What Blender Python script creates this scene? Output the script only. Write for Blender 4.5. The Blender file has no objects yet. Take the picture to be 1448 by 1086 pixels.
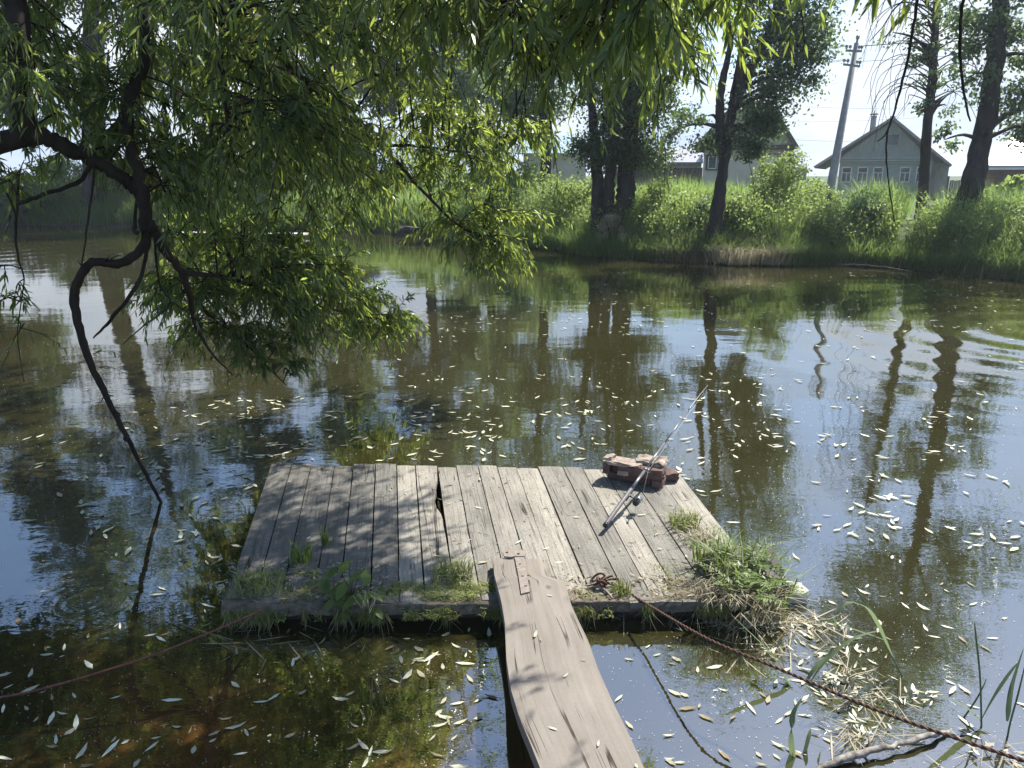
import bpy, bmesh, math, random
import numpy as np
from mathutils import Vector, Matrix

random.seed(7)
rng = np.random.default_rng(11)
R = math.radians
scene = bpy.context.scene
COL = scene.collection

# ------------------------------------------------------------------ camera
W, H, F, HOR, CZ = 1448.0, 1086.0, 1086.0, 248.0, 2.0
PITCH = math.atan((H / 2 - HOR) / F)
FW = Vector((0, math.cos(PITCH), -math.sin(PITCH)))
UP = Vector((0, math.sin(PITCH), math.cos(PITCH)))
CAM = Vector((0, 0, CZ))
def ray(x, y):
    return FW + Vector((1, 0, 0)) * ((x - W / 2) / F) + UP * ((H / 2 - y) / F)
def at_z(x, y, z=0.0):
    d = ray(x, y); return CAM + d * ((z - CZ) / d.z)
def at_D(x, y, D):
    d = ray(x, y); return CAM + d * (D / d.y)
cd = bpy.data.cameras.new('camera'); cam = bpy.data.objects.new('camera', cd); COL.objects.link(cam)
cam.location = CAM; cam.rotation_euler = (R(90) - PITCH, 0, 0)
cd.sensor_width = 36; cd.lens = 36 * F / W; cd.clip_end = 2000; cd.clip_start = 0.05
scene.camera = cam

# ------------------------------------------------------------------ light
SUN_EL, SUN_AZ = R(52), R(43)
SUN = Vector((math.sin(SUN_AZ) * math.cos(SUN_EL), math.cos(SUN_AZ) * math.cos(SUN_EL), math.sin(SUN_EL)))
ld = bpy.data.lights.new('sun', 'SUN'); ld.energy = 5.0; ld.angle = R(0.5); ld.color = (1.0, 0.95, 0.86)
lo = bpy.data.objects.new('sun', ld); COL.objects.link(lo); lo.rotation_euler = SUN.to_track_quat('Z', 'Y').to_euler()
lo.location = (10, 10, 30)

def N(nt, t, **kw):
    n = nt.nodes.new(t)
    for k, v in kw.items():
        if k.startswith('i_'):
            key = k[2:]
            key = int(key) if key.isdigit() else key.replace('_', ' ')
            n.inputs[key].default_value = v
        else: setattr(n, k, v)
    return n
def ramp(nt, pts, interp='LINEAR'):
    n = nt.nodes.new('ShaderNodeValToRGB'); cr = n.color_ramp; cr.interpolation = interp
    while len(cr.elements) > 1: cr.elements.remove(cr.elements[-1])
    for i, (p, c) in enumerate(pts):
        e = cr.elements[0] if i == 0 else cr.elements.new(p)
        e.position = p; e.color = c if len(c) == 4 else (*c, 1)
    return n
def mixc(nt, fac, a, b, blend='MIX'):
    n = nt.nodes.new('ShaderNodeMix'); n.data_type = 'RGBA'; n.blend_type = blend
    for sock, v in ((n.inputs[0], fac), (n.inputs[6], a), (n.inputs[7], b)):
        if hasattr(v, 'is_linked') or isinstance(v, bpy.types.NodeSocket): nt.links.new(v, sock)
        elif isinstance(v, (int, float)): sock.default_value = v
        else: sock.default_value = v if len(v) == 4 else (*v, 1)
    return n.outputs[2]

world = bpy.data.worlds.new('World'); scene.world = world; world.use_nodes = True
nt = world.node_tree; nt.nodes.clear()
sky = N(nt, 'ShaderNodeTexSky', sky_type='NISHITA', sun_disc=False, sun_elevation=SUN_EL, sun_rotation=SUN_AZ, dust_density=0.7, ozone_density=3.5)
tc = N(nt, 'ShaderNodeTexCoord')
mp = N(nt, 'ShaderNodeMapping'); mp.inputs['Scale'].default_value = (1, 1, 2.6); mp.inputs['Location'].default_value = (0.35, 0.1, 0.3)
nt.links.new(tc.outputs['Generated'], mp.inputs['Vector'])
nz = N(nt, 'ShaderNodeTexNoise', i_Scale=2.3, i_Detail=9.0, i_Roughness=0.58)
nt.links.new(mp.outputs[0], nz.inputs['Vector'])
sx = N(nt, 'ShaderNodeSeparateXYZ'); nt.links.new(tc.outputs['Generated'], sx.inputs[0])
# more cloud low in the sky, blue overhead
mr = N(nt, 'ShaderNodeMapRange'); nt.links.new(sx.outputs['Z'], mr.inputs[0])
for k, v in ((1, 0.02), (2, 0.52), (3, 0.30), (4, -0.24)): mr.inputs[k].default_value = v
ad = N(nt, 'ShaderNodeMath', operation='ADD'); nt.links.new(nz.outputs['Fac'], ad.inputs[0]); nt.links.new(mr.outputs[0], ad.inputs[1])
cr = ramp(nt, [(0.48, (0, 0, 0)), (0.70, (1, 1, 1))]); nt.links.new(ad.outputs[0], cr.inputs[0])
n2 = N(nt, 'ShaderNodeTexNoise', i_Scale=4.5, i_Detail=6.0); nt.links.new(mp.outputs[0], n2.inputs['Vector'])
cl = ramp(nt, [(0.34, (2.8, 3.5, 4.7)), (0.66, (4.5, 4.8, 5.2))]); nt.links.new(n2.outputs['Fac'], cl.inputs[0])
mx = mixc(nt, cr.outputs[0], sky.outputs[0], cl.outputs[0])
bg = N(nt, 'ShaderNodeBackground', i_Strength=0.115); nt.links.new(mx, bg.inputs[0])
wo = N(nt, 'ShaderNodeOutputWorld'); nt.links.new(bg.outputs[0], wo.inputs[0])

scene.view_settings.view_transform = 'Standard'; scene.view_settings.look = 'None'
scene.view_settings.exposure = 1.05; scene.view_settings.gamma = 1.0
scene.render.engine = 'CYCLES'
scene.cycles.max_bounces = 8; scene.cycles.transparent_max_bounces = 4; scene.cycles.use_denoising = True
scene.cycles.sample_clamp_indirect = 6.0
scene.cycles.caustics_reflective = False; scene.cycles.caustics_refractive = False

# ------------------------------------------------------------------ materials
def new_mat(name):
    m = bpy.data.materials.new(name); m.use_nodes = True; nt = m.node_tree; nt.nodes.clear()
    return m, nt, nt.nodes.new('ShaderNodeOutputMaterial')

def leaf_mat(name, dark, light, trans, gloss=0.45, tfac=0.45):
    m, nt, out = new_mat(name)
    at = N(nt, 'ShaderNodeAttribute', attribute_name='rnd')
    r = ramp(nt, [(0.0, dark), (0.75, light), (1.0, tuple(min(1, c * 1.5) for c in light))]); nt.links.new(at.outputs['Fac'], r.inputs[0])
    p = N(nt, 'ShaderNodeBsdfPrincipled', i_Roughness=gloss); p.inputs['Specular IOR Level'].default_value = 0.35
    nt.links.new(r.outputs[0], p.inputs['Base Color'])
    t = N(nt, 'ShaderNodeBsdfTranslucent')
    r2 = ramp(nt, [(0.0, tuple(c * 0.6 for c in trans)), (1.0, tuple(c * 1.25 for c in trans))]); nt.links.new(at.outputs['Fac'], r2.inputs[0])
    nt.links.new(r2.outputs[0], t.inputs[0])
    ms = N(nt, 'ShaderNodeMixShader', i_0=tfac); nt.links.new(p.outputs[0], ms.inputs[1]); nt.links.new(t.outputs[0], ms.inputs[2])
    nt.links.new(ms.outputs[0], out.inputs[0]); return m

def bark_mat(name, a, b, scale=9.0, stretch=0.25, bump=0.5):
    m, nt, out = new_mat(name)
    tc = N(nt, 'ShaderNodeTexCoord'); mp = N(nt, 'ShaderNodeMapping'); mp.inputs['Scale'].default_value = (1, 1, stretch)
    nt.links.new(tc.outputs['Object'], mp.inputs[0])
    n = N(nt, 'ShaderNodeTexNoise', i_Scale=scale, i_Detail=6.0, i_Roughness=0.65); nt.links.new(mp.outputs[0], n.inputs['Vector'])
    r = ramp(nt, [(0.3, a), (0.7, b)]); nt.links.new(n.outputs['Fac'], r.inputs[0])
    p = N(nt, 'ShaderNodeBsdfPrincipled', i_Roughness=0.9); p.inputs['Specular IOR Level'].default_value = 0.2
    nt.links.new(r.outputs[0], p.inputs['Base Color'])
    bp = N(nt, 'ShaderNodeBump', i_Strength=bump, i_Distance=0.02); nt.links.new(n.outputs['Fac'], bp.inputs['Height'])
    nt.links.new(bp.outputs[0], p.inputs['Normal']); nt.links.new(p.outputs[0], out.inputs[0]); return m

def plain_mat(name, a, b=None, scale=6.0, rough=0.7, metal=0.0, bump=0.15, stretch=(1, 1, 1), detail=5.0, dist=0.01):
    b = b or tuple(c * 0.75 for c in a)
    m, nt, out = new_mat(name)
    tc = N(nt, 'ShaderNodeTexCoord'); mp = N(nt, 'ShaderNodeMapping'); mp.inputs['Scale'].default_value = stretch
    nt.links.new(tc.outputs['Object'], mp.inputs[0])
    n = N(nt, 'ShaderNodeTexNoise', i_Scale=scale, i_Detail=detail, i_Roughness=0.6); nt.links.new(mp.outputs[0], n.inputs['Vector'])
    r = ramp(nt, [(0.35, b), (0.65, a)]); nt.links.new(n.outputs['Fac'], r.inputs[0])
    p = N(nt, 'ShaderNodeBsdfPrincipled', i_Roughness=rough, i_Metallic=metal)
    nt.links.new(r.outputs[0], p.inputs['Base Color'])
    if bump:
        bp = N(nt, 'ShaderNodeBump', i_Strength=bump, i_Distance=dist); nt.links.new(n.outputs['Fac'], bp.inputs['Height'])
        nt.links.new(bp.outputs[0], p.inputs['Normal'])
    nt.links.new(p.outputs[0], out.inputs[0]); return m

def wood_mat(name, tint, dark, grain=42.0, rot=0.5, lowc=0.42, mid=0.46, bump=0.7):
    """weathered timber: grain runs along V of the UV map (metres)"""
    m, nt, out = new_mat(name)
    uv = N(nt, 'ShaderNodeUVMap', uv_map='uv')
    at = N(nt, 'ShaderNodeAttribute', attribute_name='rnd')
    mp = N(nt, 'ShaderNodeMapping'); mp.inputs['Scale'].default_value = (1, 0.035, 1); nt.links.new(uv.outputs[0], mp.inputs[0])
    n1 = N(nt, 'ShaderNodeTexNoise', i_Scale=grain * 2, i_Detail=7.0, i_Roughness=0.7); nt.links.new(mp.outputs[0], n1.inputs['Vector'])
    mp2 = N(nt, 'ShaderNodeMapping'); mp2.inputs['Scale'].default_value = (1, 0.35, 1); nt.links.new(uv.outputs[0], mp2.inputs[0])
    n2 = N(nt, 'ShaderNodeTexNoise', i_Scale=6.0, i_Detail=5.0, i_Roughness=0.6); nt.links.new(mp2.outputs[0], n2.inputs['Vector'])
    n3 = N(nt, 'ShaderNodeTexNoise', i_Scale=70.0, i_Detail=3.0); nt.links.new(uv.outputs[0], n3.inputs['Vector'])
    r1 = ramp(nt, [(0.32, tuple(c * lowc for c in tint)), (mid, tuple(c * 0.92 for c in tint)), (0.75, tuple(min(1, c * 1.18) for c in tint))])
    nt.links.new(n1.outputs['Fac'], r1.inputs[0])
    r2 = ramp(nt, [(0.36, (0, 0, 0)), (0.68, (1, 1, 1))]); nt.links.new(n2.outputs['Fac'], r2.inputs[0])
    mu = N(nt, 'ShaderNodeMath', operation='MULTIPLY', i_1=rot); nt.links.new(r2.outputs[0], mu.inputs[0])
    c = mixc(nt, mu.outputs[0], r1.outputs[0], dark)
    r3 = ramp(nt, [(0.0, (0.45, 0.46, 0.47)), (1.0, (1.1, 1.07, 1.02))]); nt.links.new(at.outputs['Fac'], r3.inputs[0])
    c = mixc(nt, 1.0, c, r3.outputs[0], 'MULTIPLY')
    r4 = ramp(nt, [(0.40, (0.72, 0.72, 0.7)), (0.55, (1, 1, 1))]); nt.links.new(n3.outputs['Fac'], r4.inputs[0])
    c = mixc(nt, 0.6 if bump > .5 else 0.15, c, r4.outputs[0], 'MULTIPLY')
    # long drying cracks and a few knots
    mp4 = N(nt, 'ShaderNodeMapping'); mp4.inputs['Scale'].default_value = (1, 0.016, 1); nt.links.new(uv.outputs[0], mp4.inputs[0])
    n4 = N(nt, 'ShaderNodeTexNoise', i_Scale=19.0, i_Detail=2.0, i_Roughness=0.4); nt.links.new(mp4.outputs[0], n4.inputs['Vector'])
    r5 = ramp(nt, [(0.492, (1, 1, 1)), (0.499, (0.18, 0.16, 0.14)), (0.504, (0.18, 0.16, 0.14)), (0.511, (1, 1, 1))]); nt.links.new(n4.outputs['Fac'], r5.inputs[0])
    n5 = N(nt, 'ShaderNodeTexNoise', i_Scale=3.0, i_Detail=2.0); nt.links.new(uv.outputs[0], n5.inputs['Vector'])
    r6 = ramp(nt, [(0.48, (0, 0, 0)), (0.56, (1, 1, 1))]); nt.links.new(n5.outputs['Fac'], r6.inputs[0])
    c = mixc(nt, r6.outputs[0], c, mixc(nt, 1.0, c, r5.outputs[0], 'MULTIPLY'))
    vo = N(nt, 'ShaderNodeTexVoronoi', i_Scale=3.1); mp5 = N(nt, 'ShaderNodeMapping'); mp5.inputs['Scale'].default_value = (1, 0.6, 1); nt.links.new(uv.outputs[0], mp5.inputs[0]); nt.links.new(mp5.outputs[0], vo.inputs['Vector'])
    r7 = ramp(nt, [(0.0, (0.35, 0.3, 0.26)), (0.035, (0.45, 0.4, 0.36)), (0.06, (1, 1, 1))]); nt.links.new(vo.outputs['Distance'], r7.inputs[0]); c = mixc(nt, 0.8, c, r7.outputs[0], 'MULTIPLY')
    p = N(nt, 'ShaderNodeBsdfPrincipled', i_Roughness=0.85); p.inputs['Specular IOR Level'].default_value = 0.25
    nt.links.new(c, p.inputs['Base Color'])
    bp = N(nt, 'ShaderNodeBump', i_Strength=0.7, i_Distance=0.006); nt.links.new(n1.outputs['Fac'], bp.inputs['Height']); bp.inputs['Strength'].default_value = bump
    nt.links.new(bp.outputs[0], p.inputs['Normal']); nt.links.new(p.outputs[0], out.inputs[0]); return m

M = {}
M['willow'] = leaf_mat('willow_leaf', (0.024, 0.05, 0.026), (0.075, 0.125, 0.066), (0.46, 0.58, 0.10), 0.32, 0.48)
M['fallen'] = leaf_mat('fallen_leaf', (0.19, 0.145, 0.07), (0.48, 0.49, 0.37), (0.25, 0.26, 0.08), 0.5, 0.15)
M['oak'] = leaf_mat('dark_leaf', (0.028, 0.058, 0.03), (0.065, 0.11, 0.055), (0.16, 0.25, 0.07), 0.42, 0.4)
M['poplar'] = leaf_mat('grey_leaf', (0.036, 0.068, 0.04), (0.09, 0.14, 0.085), (0.22, 0.33, 0.11), 0.38, 0.42)
M['bush'] = leaf_mat('bush_leaf', (0.065, 0.11, 0.042), (0.17, 0.235, 0.095), (0.40, 0.52, 0.14), 0.5, 0.48)
M['grass'] = leaf_mat('grass_blade', (0.045, 0.09, 0.035), (0.13, 0.20, 0.07), (0.36, 0.52, 0.12), 0.5, 0.48)
M['straw'] = leaf_mat('straw_blade', (0.24, 0.21, 0.14), (0.46, 0.41, 0.29), (0.45, 0.40, 0.26), 0.6, 0.35)
M['moss'] = leaf_mat('moss_blade', (0.10, 0.12, 0.03), (0.27, 0.30, 0.10), (0.34, 0.38, 0.09), 0.7, 0.3)
M['reed'] = leaf_mat('reed_blade', (0.13, 0.18, 0.10), (0.27, 0.34, 0.22), (0.36, 0.48, 0.22), 0.4, 0.4)
M['fresh'] = leaf_mat('fresh_leaf', (0.06, 0.10, 0.025), (0.15, 0.21, 0.06), (0.28, 0.37, 0.07), 0.4, 0.4)
M['bark'] = bark_mat('dark_bark', (0.011, 0.009, 0.007), (0.045, 0.036, 0.029), 14)
M['bark_grey'] = bark_mat('grey_bark', (0.018, 0.016, 0.016), (0.07, 0.062, 0.058), 7, 0.2, 0.8)
M['deck'] = wood_mat('weathered_planks', (0.335, 0.318, 0.285), (0.13, 0.123, 0.109), 42, 0.6, 0.26, 0.47)
M['gang'] = wood_mat('gangplank_wood', (0.235, 0.213, 0.19), (0.15, 0.133, 0.117), 14, 0.6, 0.78, 0.42, 0.25)
M['beam'] = plain_mat('wet_beam', (0.04, 0.032, 0.024), (0.012, 0.01, 0.008), 9, 0.7, 0, 0.5)
M['iron'] = plain_mat('painted_iron', (0.27, 0.24, 0.21), (0.19, 0.155, 0.13), 40, 0.55, 0.3, 0.2, dist=0.002)
M['rust'] = plain_mat('rusty_iron', (0.13, 0.06, 0.035), (0.05, 0.028, 0.02), 60, 0.8, 0.2, 0.4, dist=0.002)
M['redrust'] = plain_mat('red_rust_rod', (0.20, 0.075, 0.05), (0.09, 0.035, 0.025), 50, 0.75, 0.1, 0.3, dist=0.002)
M['hole'] = plain_mat('bolt_hole', (0.025, 0.02, 0.018), None, 20, 0.9, 0, 0)
M['brick'] = plain_mat('red_brick', (0.155, 0.085, 0.07), (0.07, 0.045, 0.04), 26, 0.9, 0, 0.6, dist=0.004)
M['mortar'] = plain_mat('old_mortar', (0.38, 0.32, 0.265), (0.22, 0.165, 0.135), 30, 0.95, 0, 0.8, dist=0.006)
M['stone'] = plain_mat('pale_stone', (0.62, 0.60, 0.56), (0.45, 0.43, 0.40), 20, 0.8, 0, 0.4)
M['rod'] = plain_mat('grey_rod', (0.20, 0.195, 0.20), (0.14, 0.135, 0.14), 8, 0.32, 0.4, 0)
M['grip'] = plain_mat('dark_grip', (0.13, 0.12, 0.125), (0.08, 0.075, 0.08), 60, 0.6, 0, 0.1, dist=0.001)
M['reel'] = plain_mat('reel_metal', (0.05, 0.05, 0.055), (0.03, 0.03, 0.032), 30, 0.3, 0.7, 0)
M['silver'] = plain_mat('silver_metal', (0.55, 0.55, 0.56), (0.42, 0.42, 0.43), 30, 0.3, 0.8, 0)
M['line'] = plain_mat('fishing_line', (0.5, 0.5, 0.48), None, 10, 0.4, 0, 0)
M['concrete'] = plain_mat('pole_concrete', (0.30, 0.295, 0.30), (0.22, 0.218, 0.222), 5, 0.9, 0, 0.2)
M['ceramic'] = plain_mat('insulator', (0.35, 0.34, 0.33), None, 10, 0.4, 0, 0)
M['wire'] = plain_mat('wire', (0.10, 0.10, 0.11), None, 10, 0.5, 0, 0)
M['green_wall'] = plain_mat('green_boards', (0.36, 0.43, 0.40), (0.27, 0.335, 0.315), 2.2, 0.85, 0, 0.15, (1, 1, 5))
M['green_gable'] = plain_mat('green_gable_boards', (0.29, 0.355, 0.335), (0.21, 0.265, 0.255), 2.2, 0.85, 0, 0.15, (5, 1, 1))
M['grey_wall'] = plain_mat('grey_boards', (0.37, 0.37, 0.36), (0.27, 0.27, 0.26), 2.2, 0.9, 0, 0.15, (6, 1, 1))
M['grey_roof'] = plain_mat('slate_roof', (0.29, 0.28, 0.29), (0.2, 0.195, 0.2), 3, 0.8, 0, 0.3)
M['white_paint'] = plain_mat('white_paint', (0.72, 0.73, 0.72), (0.6, 0.61, 0.6), 6, 0.6, 0, 0)
M['cream_wall'] = plain_mat('cream_siding', (0.68, 0.61, 0.53), (0.58, 0.52, 0.46), 2, 0.7, 0, 0.05)
M['tan_gable'] = plain_mat('tan_gable_siding', (0.46, 0.44, 0.35), (0.38, 0.365, 0.29), 2, 0.7, 0, 0.05)
M['brown_trim'] = plain_mat('brown_trim', (0.10, 0.065, 0.06), (0.075, 0.05, 0.045), 5, 0.6, 0, 0)
M['glass'] = plain_mat('window_glass', (0.09, 0.11, 0.13), (0.05, 0.06, 0.07), 3, 0.08, 0, 0)
M['curtain_glass'] = plain_mat('pale_window_glass', (0.45, 0.48, 0.52), (0.38, 0.41, 0.45), 3, 0.1, 0, 0)
M['lilac_roof'] = plain_mat('pale_metal_roof', (0.34, 0.325, 0.38), (0.28, 0.27, 0.32), 2, 0.4, 0.2, 0)
M['blue_roof'] = plain_mat('blue_metal_roof', (0.33, 0.45, 0.50), (0.28, 0.38, 0.43), 2, 0.4, 0.2, 0)
M['brown_wall'] = plain_mat('brown_log_wall', (0.19, 0.10, 0.095), (0.12, 0.062, 0.06), 2.5, 0.85, 0, 0.3, (1, 1, 9), dist=0.05)
M['brown_fence'] = plain_mat('brown_sheet_fence', (0.105, 0.07, 0.075), (0.075, 0.05, 0.055), 2, 0.6, 0, 0)
M['grey_fence'] = plain_mat('grey_board_fence', (0.21, 0.22, 0.20), (0.15, 0.155, 0.145), 3, 0.9, 0, 0.2, (6, 1, 1))
M['pale_board'] = plain_mat('pale_board', (0.62, 0.60, 0.56), (0.5, 0.48, 0.44), 6, 0.8, 0, 0.2)
M['stick'] = plain_mat('peeling_stick', (0.34, 0.31, 0.27), (0.09, 0.075, 0.06), 28, 0.9, 0, 0.9, dist=0.006)
M['post'] = plain_mat('tan_post', (0.38, 0.29, 0.22), (0.26, 0.19, 0.15), 12, 0.9, 0, 0.3)
M['speck'] = plain_mat('pollen_speck', (0.6, 0.6, 0.52), None, 10, 0.9, 0, 0)

M['dirt'] = plain_mat('caked_dirt', (0.17, 0.135, 0.10), (0.06, 0.055, 0.035), 30, 0.95, 0, 0.8, dist=0.006)
# ground: grassy soil on the land, mud and rusty silt under water
m, nt, out = new_mat('soil')
g = N(nt, 'ShaderNodeNewGeometry'); n = N(nt, 'ShaderNodeTexNoise', i_Scale=1.3, i_Detail=8.0); nt.links.new(g.outputs['Position'], n.inputs['Vector'])
r = ramp(nt, [(0.35, (0.035, 0.06, 0.02)), (0.55, (0.06, 0.095, 0.03)), (0.75, (0.10, 0.10, 0.05))]); nt.links.new(n.outputs['Fac'], r.inputs[0])
s = N(nt, 'ShaderNodeSeparateXYZ'); nt.links.new(g.outputs['Position'], s.inputs[0])
zr = N(nt, 'ShaderNodeMapRange'); nt.links.new(s.outputs['Z'], zr.inputs[0]); zr.inputs[1].default_value = 0.12; zr.inputs[2].default_value = 0.4
c = mixc(nt, zr.outputs[0], (0.03, 0.022, 0.014), r.outputs[0])
p = N(nt, 'ShaderNodeBsdfPrincipled', i_Roughness=0.95); nt.links.new(c, p.inputs['Base Color'])
bp = N(nt, 'ShaderNodeBump', i_Strength=0.6, i_Distance=0.1); nt.links.new(n.outputs['Fac'], bp.inputs['Height']); nt.links.new(bp.outputs[0], p.inputs['Normal'])
nt.links.new(p.outputs[0], out.inputs[0]); M['soil'] = m

# pond water: murky brown body, mirror surface, light ripples
m, nt, out = new_mat('pond_water')
g = N(nt, 'ShaderNodeNewGeometry')
n = N(nt, 'ShaderNodeTexNoise', i_Scale=0.9, i_Detail=5.0); nt.links.new(g.outputs['Position'], n.inputs['Vector'])
s = N(nt, 'ShaderNodeSeparateXYZ'); nt.links.new(g.outputs['Position'], s.inputs[0])
sh = N(nt, 'ShaderNodeMapRange'); nt.links.new(s.outputs['Y'], sh.inputs[0])
for k, v in ((1, 3.0), (2, 2.0), (3, 0.0), (4, 1.0)): sh.inputs[k].default_value = v
rn = ramp(nt, [(0.42, (0, 0, 0)), (0.66, (1, 1, 1))]); nt.links.new(n.outputs['Fac'], rn.inputs[0])
mu0 = N(nt, 'ShaderNodeMath', operation='MULTIPLY'); nt.links.new(sh.outputs[0], mu0.inputs[0]); nt.links.new(rn.outputs[0], mu0.inputs[1])
shx = N(nt, 'ShaderNodeMapRange'); nt.links.new(s.outputs['X'], shx.inputs[0])
for k, v in ((1, 0.1), (2, 0.5), (3, 1.0), (4, 0.0)): shx.inputs[k].default_value = v
mu = N(nt, 'ShaderNodeMath', operation='MULTIPLY'); nt.links.new(mu0.outputs[0], mu.inputs[0]); nt.links.new(shx.outputs[0], mu.inputs[1])
rb = ramp(nt, [(0.3, (0.024, 0.021, 0.006)), (0.7, (0.034, 0.033, 0.012))]); nt.links.new(n.outputs['Fac'], rb.inputs[0])
c = mixc(nt, mu.outputs[0], rb.outputs[0], (0.15, 0.050, 0.014))
p = N(nt, 'ShaderNodeBsdfPrincipled', i_Roughness=0.015, i_IOR=3.4); nt.links.new(c, p.inputs['Base Color'])
mpw = N(nt, 'ShaderNodeMapping'); mpw.inputs['Scale'].default_value = (1.0, 1.7, 1); nt.links.new(g.outputs['Position'], mpw.inputs[0])
w1 = N(nt, 'ShaderNodeTexNoise', i_Scale=1.1, i_Detail=2.0, i_Roughness=0.4); nt.links.new(mpw.outputs[0], w1.inputs['Vector'])
w2 = N(nt, 'ShaderNodeTexNoise', i_Scale=9.0, i_Detail=3.0, i_Roughness=0.5); nt.links.new(mpw.outputs[0], w2.inputs['Vector'])
# ring ripples spreading from two places
def rings(cx, cy, wl, reach, amp):
    sb = N(nt, 'ShaderNodeVectorMath', operation='DISTANCE'); sb.inputs[1].default_value = (cx, cy, 0); nt.links.new(g.outputs['Position'], sb.inputs[0])
    a = N(nt, 'ShaderNodeMath', operation='MULTIPLY', i_1=2 * math.pi / wl); nt.links.new(sb.outputs['Value'], a.inputs[0])
    si = N(nt, 'ShaderNodeMath', operation='SINE'); nt.links.new(a.outputs[0], si.inputs[0])
    fr = N(nt, 'ShaderNodeMapRange'); nt.links.new(sb.outputs['Value'], fr.inputs[0])
    for k, v in ((1, 0.0), (2, reach), (3, amp), (4, 0.0)): fr.inputs[k].default_value = v
    o = N(nt, 'ShaderNodeMath', operation='MULTIPLY'); nt.links.new(si.outputs[0], o.inputs[0]); nt.links.new(fr.outputs[0], o.inputs[1]); return o
hs = [(w1, 'Fac', 0.0042), (w2, 'Fac', 0.0005)]
acc = None
for nd, o_, k in hs:
    q = N(nt, 'ShaderNodeMath', operation='MULTIPLY', i_1=k); nt.links.new(nd.outputs[o_], q.inputs[0])
    if acc is None: acc = q
    else:
        a = N(nt, 'ShaderNodeMath', operation='ADD'); nt.links.new(acc.outputs[0], a.inputs[0]); nt.links.new(q.outputs[0], a.inputs[1]); acc = a
RC = at_z(1500, 470); LC = at_z(-60, 345); PC = at_z(548, 915); PL = at_z(120, 850)
for cx, cy, wl, reach, amp in ((RC.x, RC.y, 0.75, 6.5, 0.004), (LC.x, LC.y, 1.1, 9.0, 0.005), (PC.x, PC.y, 0.035, 0.22, 0.0005), (PL.x, PL.y, 0.06, 0.30, 0.00018)):
    q = rings(cx, cy, wl, reach, amp)
    a = N(nt, 'ShaderNodeMath', operation='ADD'); nt.links.new(acc.outputs[0], a.inputs[0]); nt.links.new(q.outputs[0], a.inputs[1]); acc = a
bp = N(nt, 'ShaderNodeBump', i_Strength=1.0, i_Distance=1.0); nt.links.new(acc.outputs[0], bp.inputs['Height'])
nt.links.new(bp.outputs[0], p.inputs['Normal']); nt.links.new(p.outputs[0], out.inputs[0]); M['water'] = m

# ------------------------------------------------------------------ object helpers
def props(o, label=None, cat=None, group=None, kind=None):
    for k, v in (('label', label), ('category', cat), ('group', group), ('kind', kind)):
        if v: o[k] = v
    return o
def empty(name, loc, label, cat, group=None):
    o = bpy.data.objects.new(name, None); COL.objects.link(o); o.location = loc; o.empty_display_size = 0.2
    return props(o, label, cat, group)
def link(name, me, mat, parent=None):
    if mat: me.materials.append(mat)
    o = bpy.data.objects.new(name, me); COL.objects.link(o)
    if parent is not None:
        o.parent = parent
        # part meshes are authored in world space: undo the parent's location
        p, off = parent, Vector((0, 0, 0))
        while p is not None: off += Vector(p.location); p = p.parent
        o.location = -off
    return o
def np_mesh(name, V, T, rnd=None, smooth=False, uv=None):
    V = np.asarray(V, np.float32).reshape(-1, 3); T = np.asarray(T, np.int32); k = T.shape[1]
    me = bpy.data.meshes.new(name); me.vertices.add(len(V)); me.vertices.foreach_set('co', V.ravel())
    me.loops.add(T.size); me.loops.foreach_set('vertex_index', T.ravel())
    me.polygons.add(len(T)); me.polygons.foreach_set('loop_start', np.arange(0, T.size, k, dtype=np.int32))
    me.polygons.foreach_set('use_smooth', np.full(len(T), smooth, bool))
    if rnd is not None:
        a = me.attributes.new('rnd', 'FLOAT', 'POINT'); a.data.foreach_set('value', np.asarray(rnd, np.float32))
    if uv is not None:
        l = me.uv_layers.new(name='uv'); l.data.foreach_set('uv', np.asarray(uv, np.float32)[T.ravel()].ravel())
    me.update(calc_edges=True); me.validate(); return me

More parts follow.
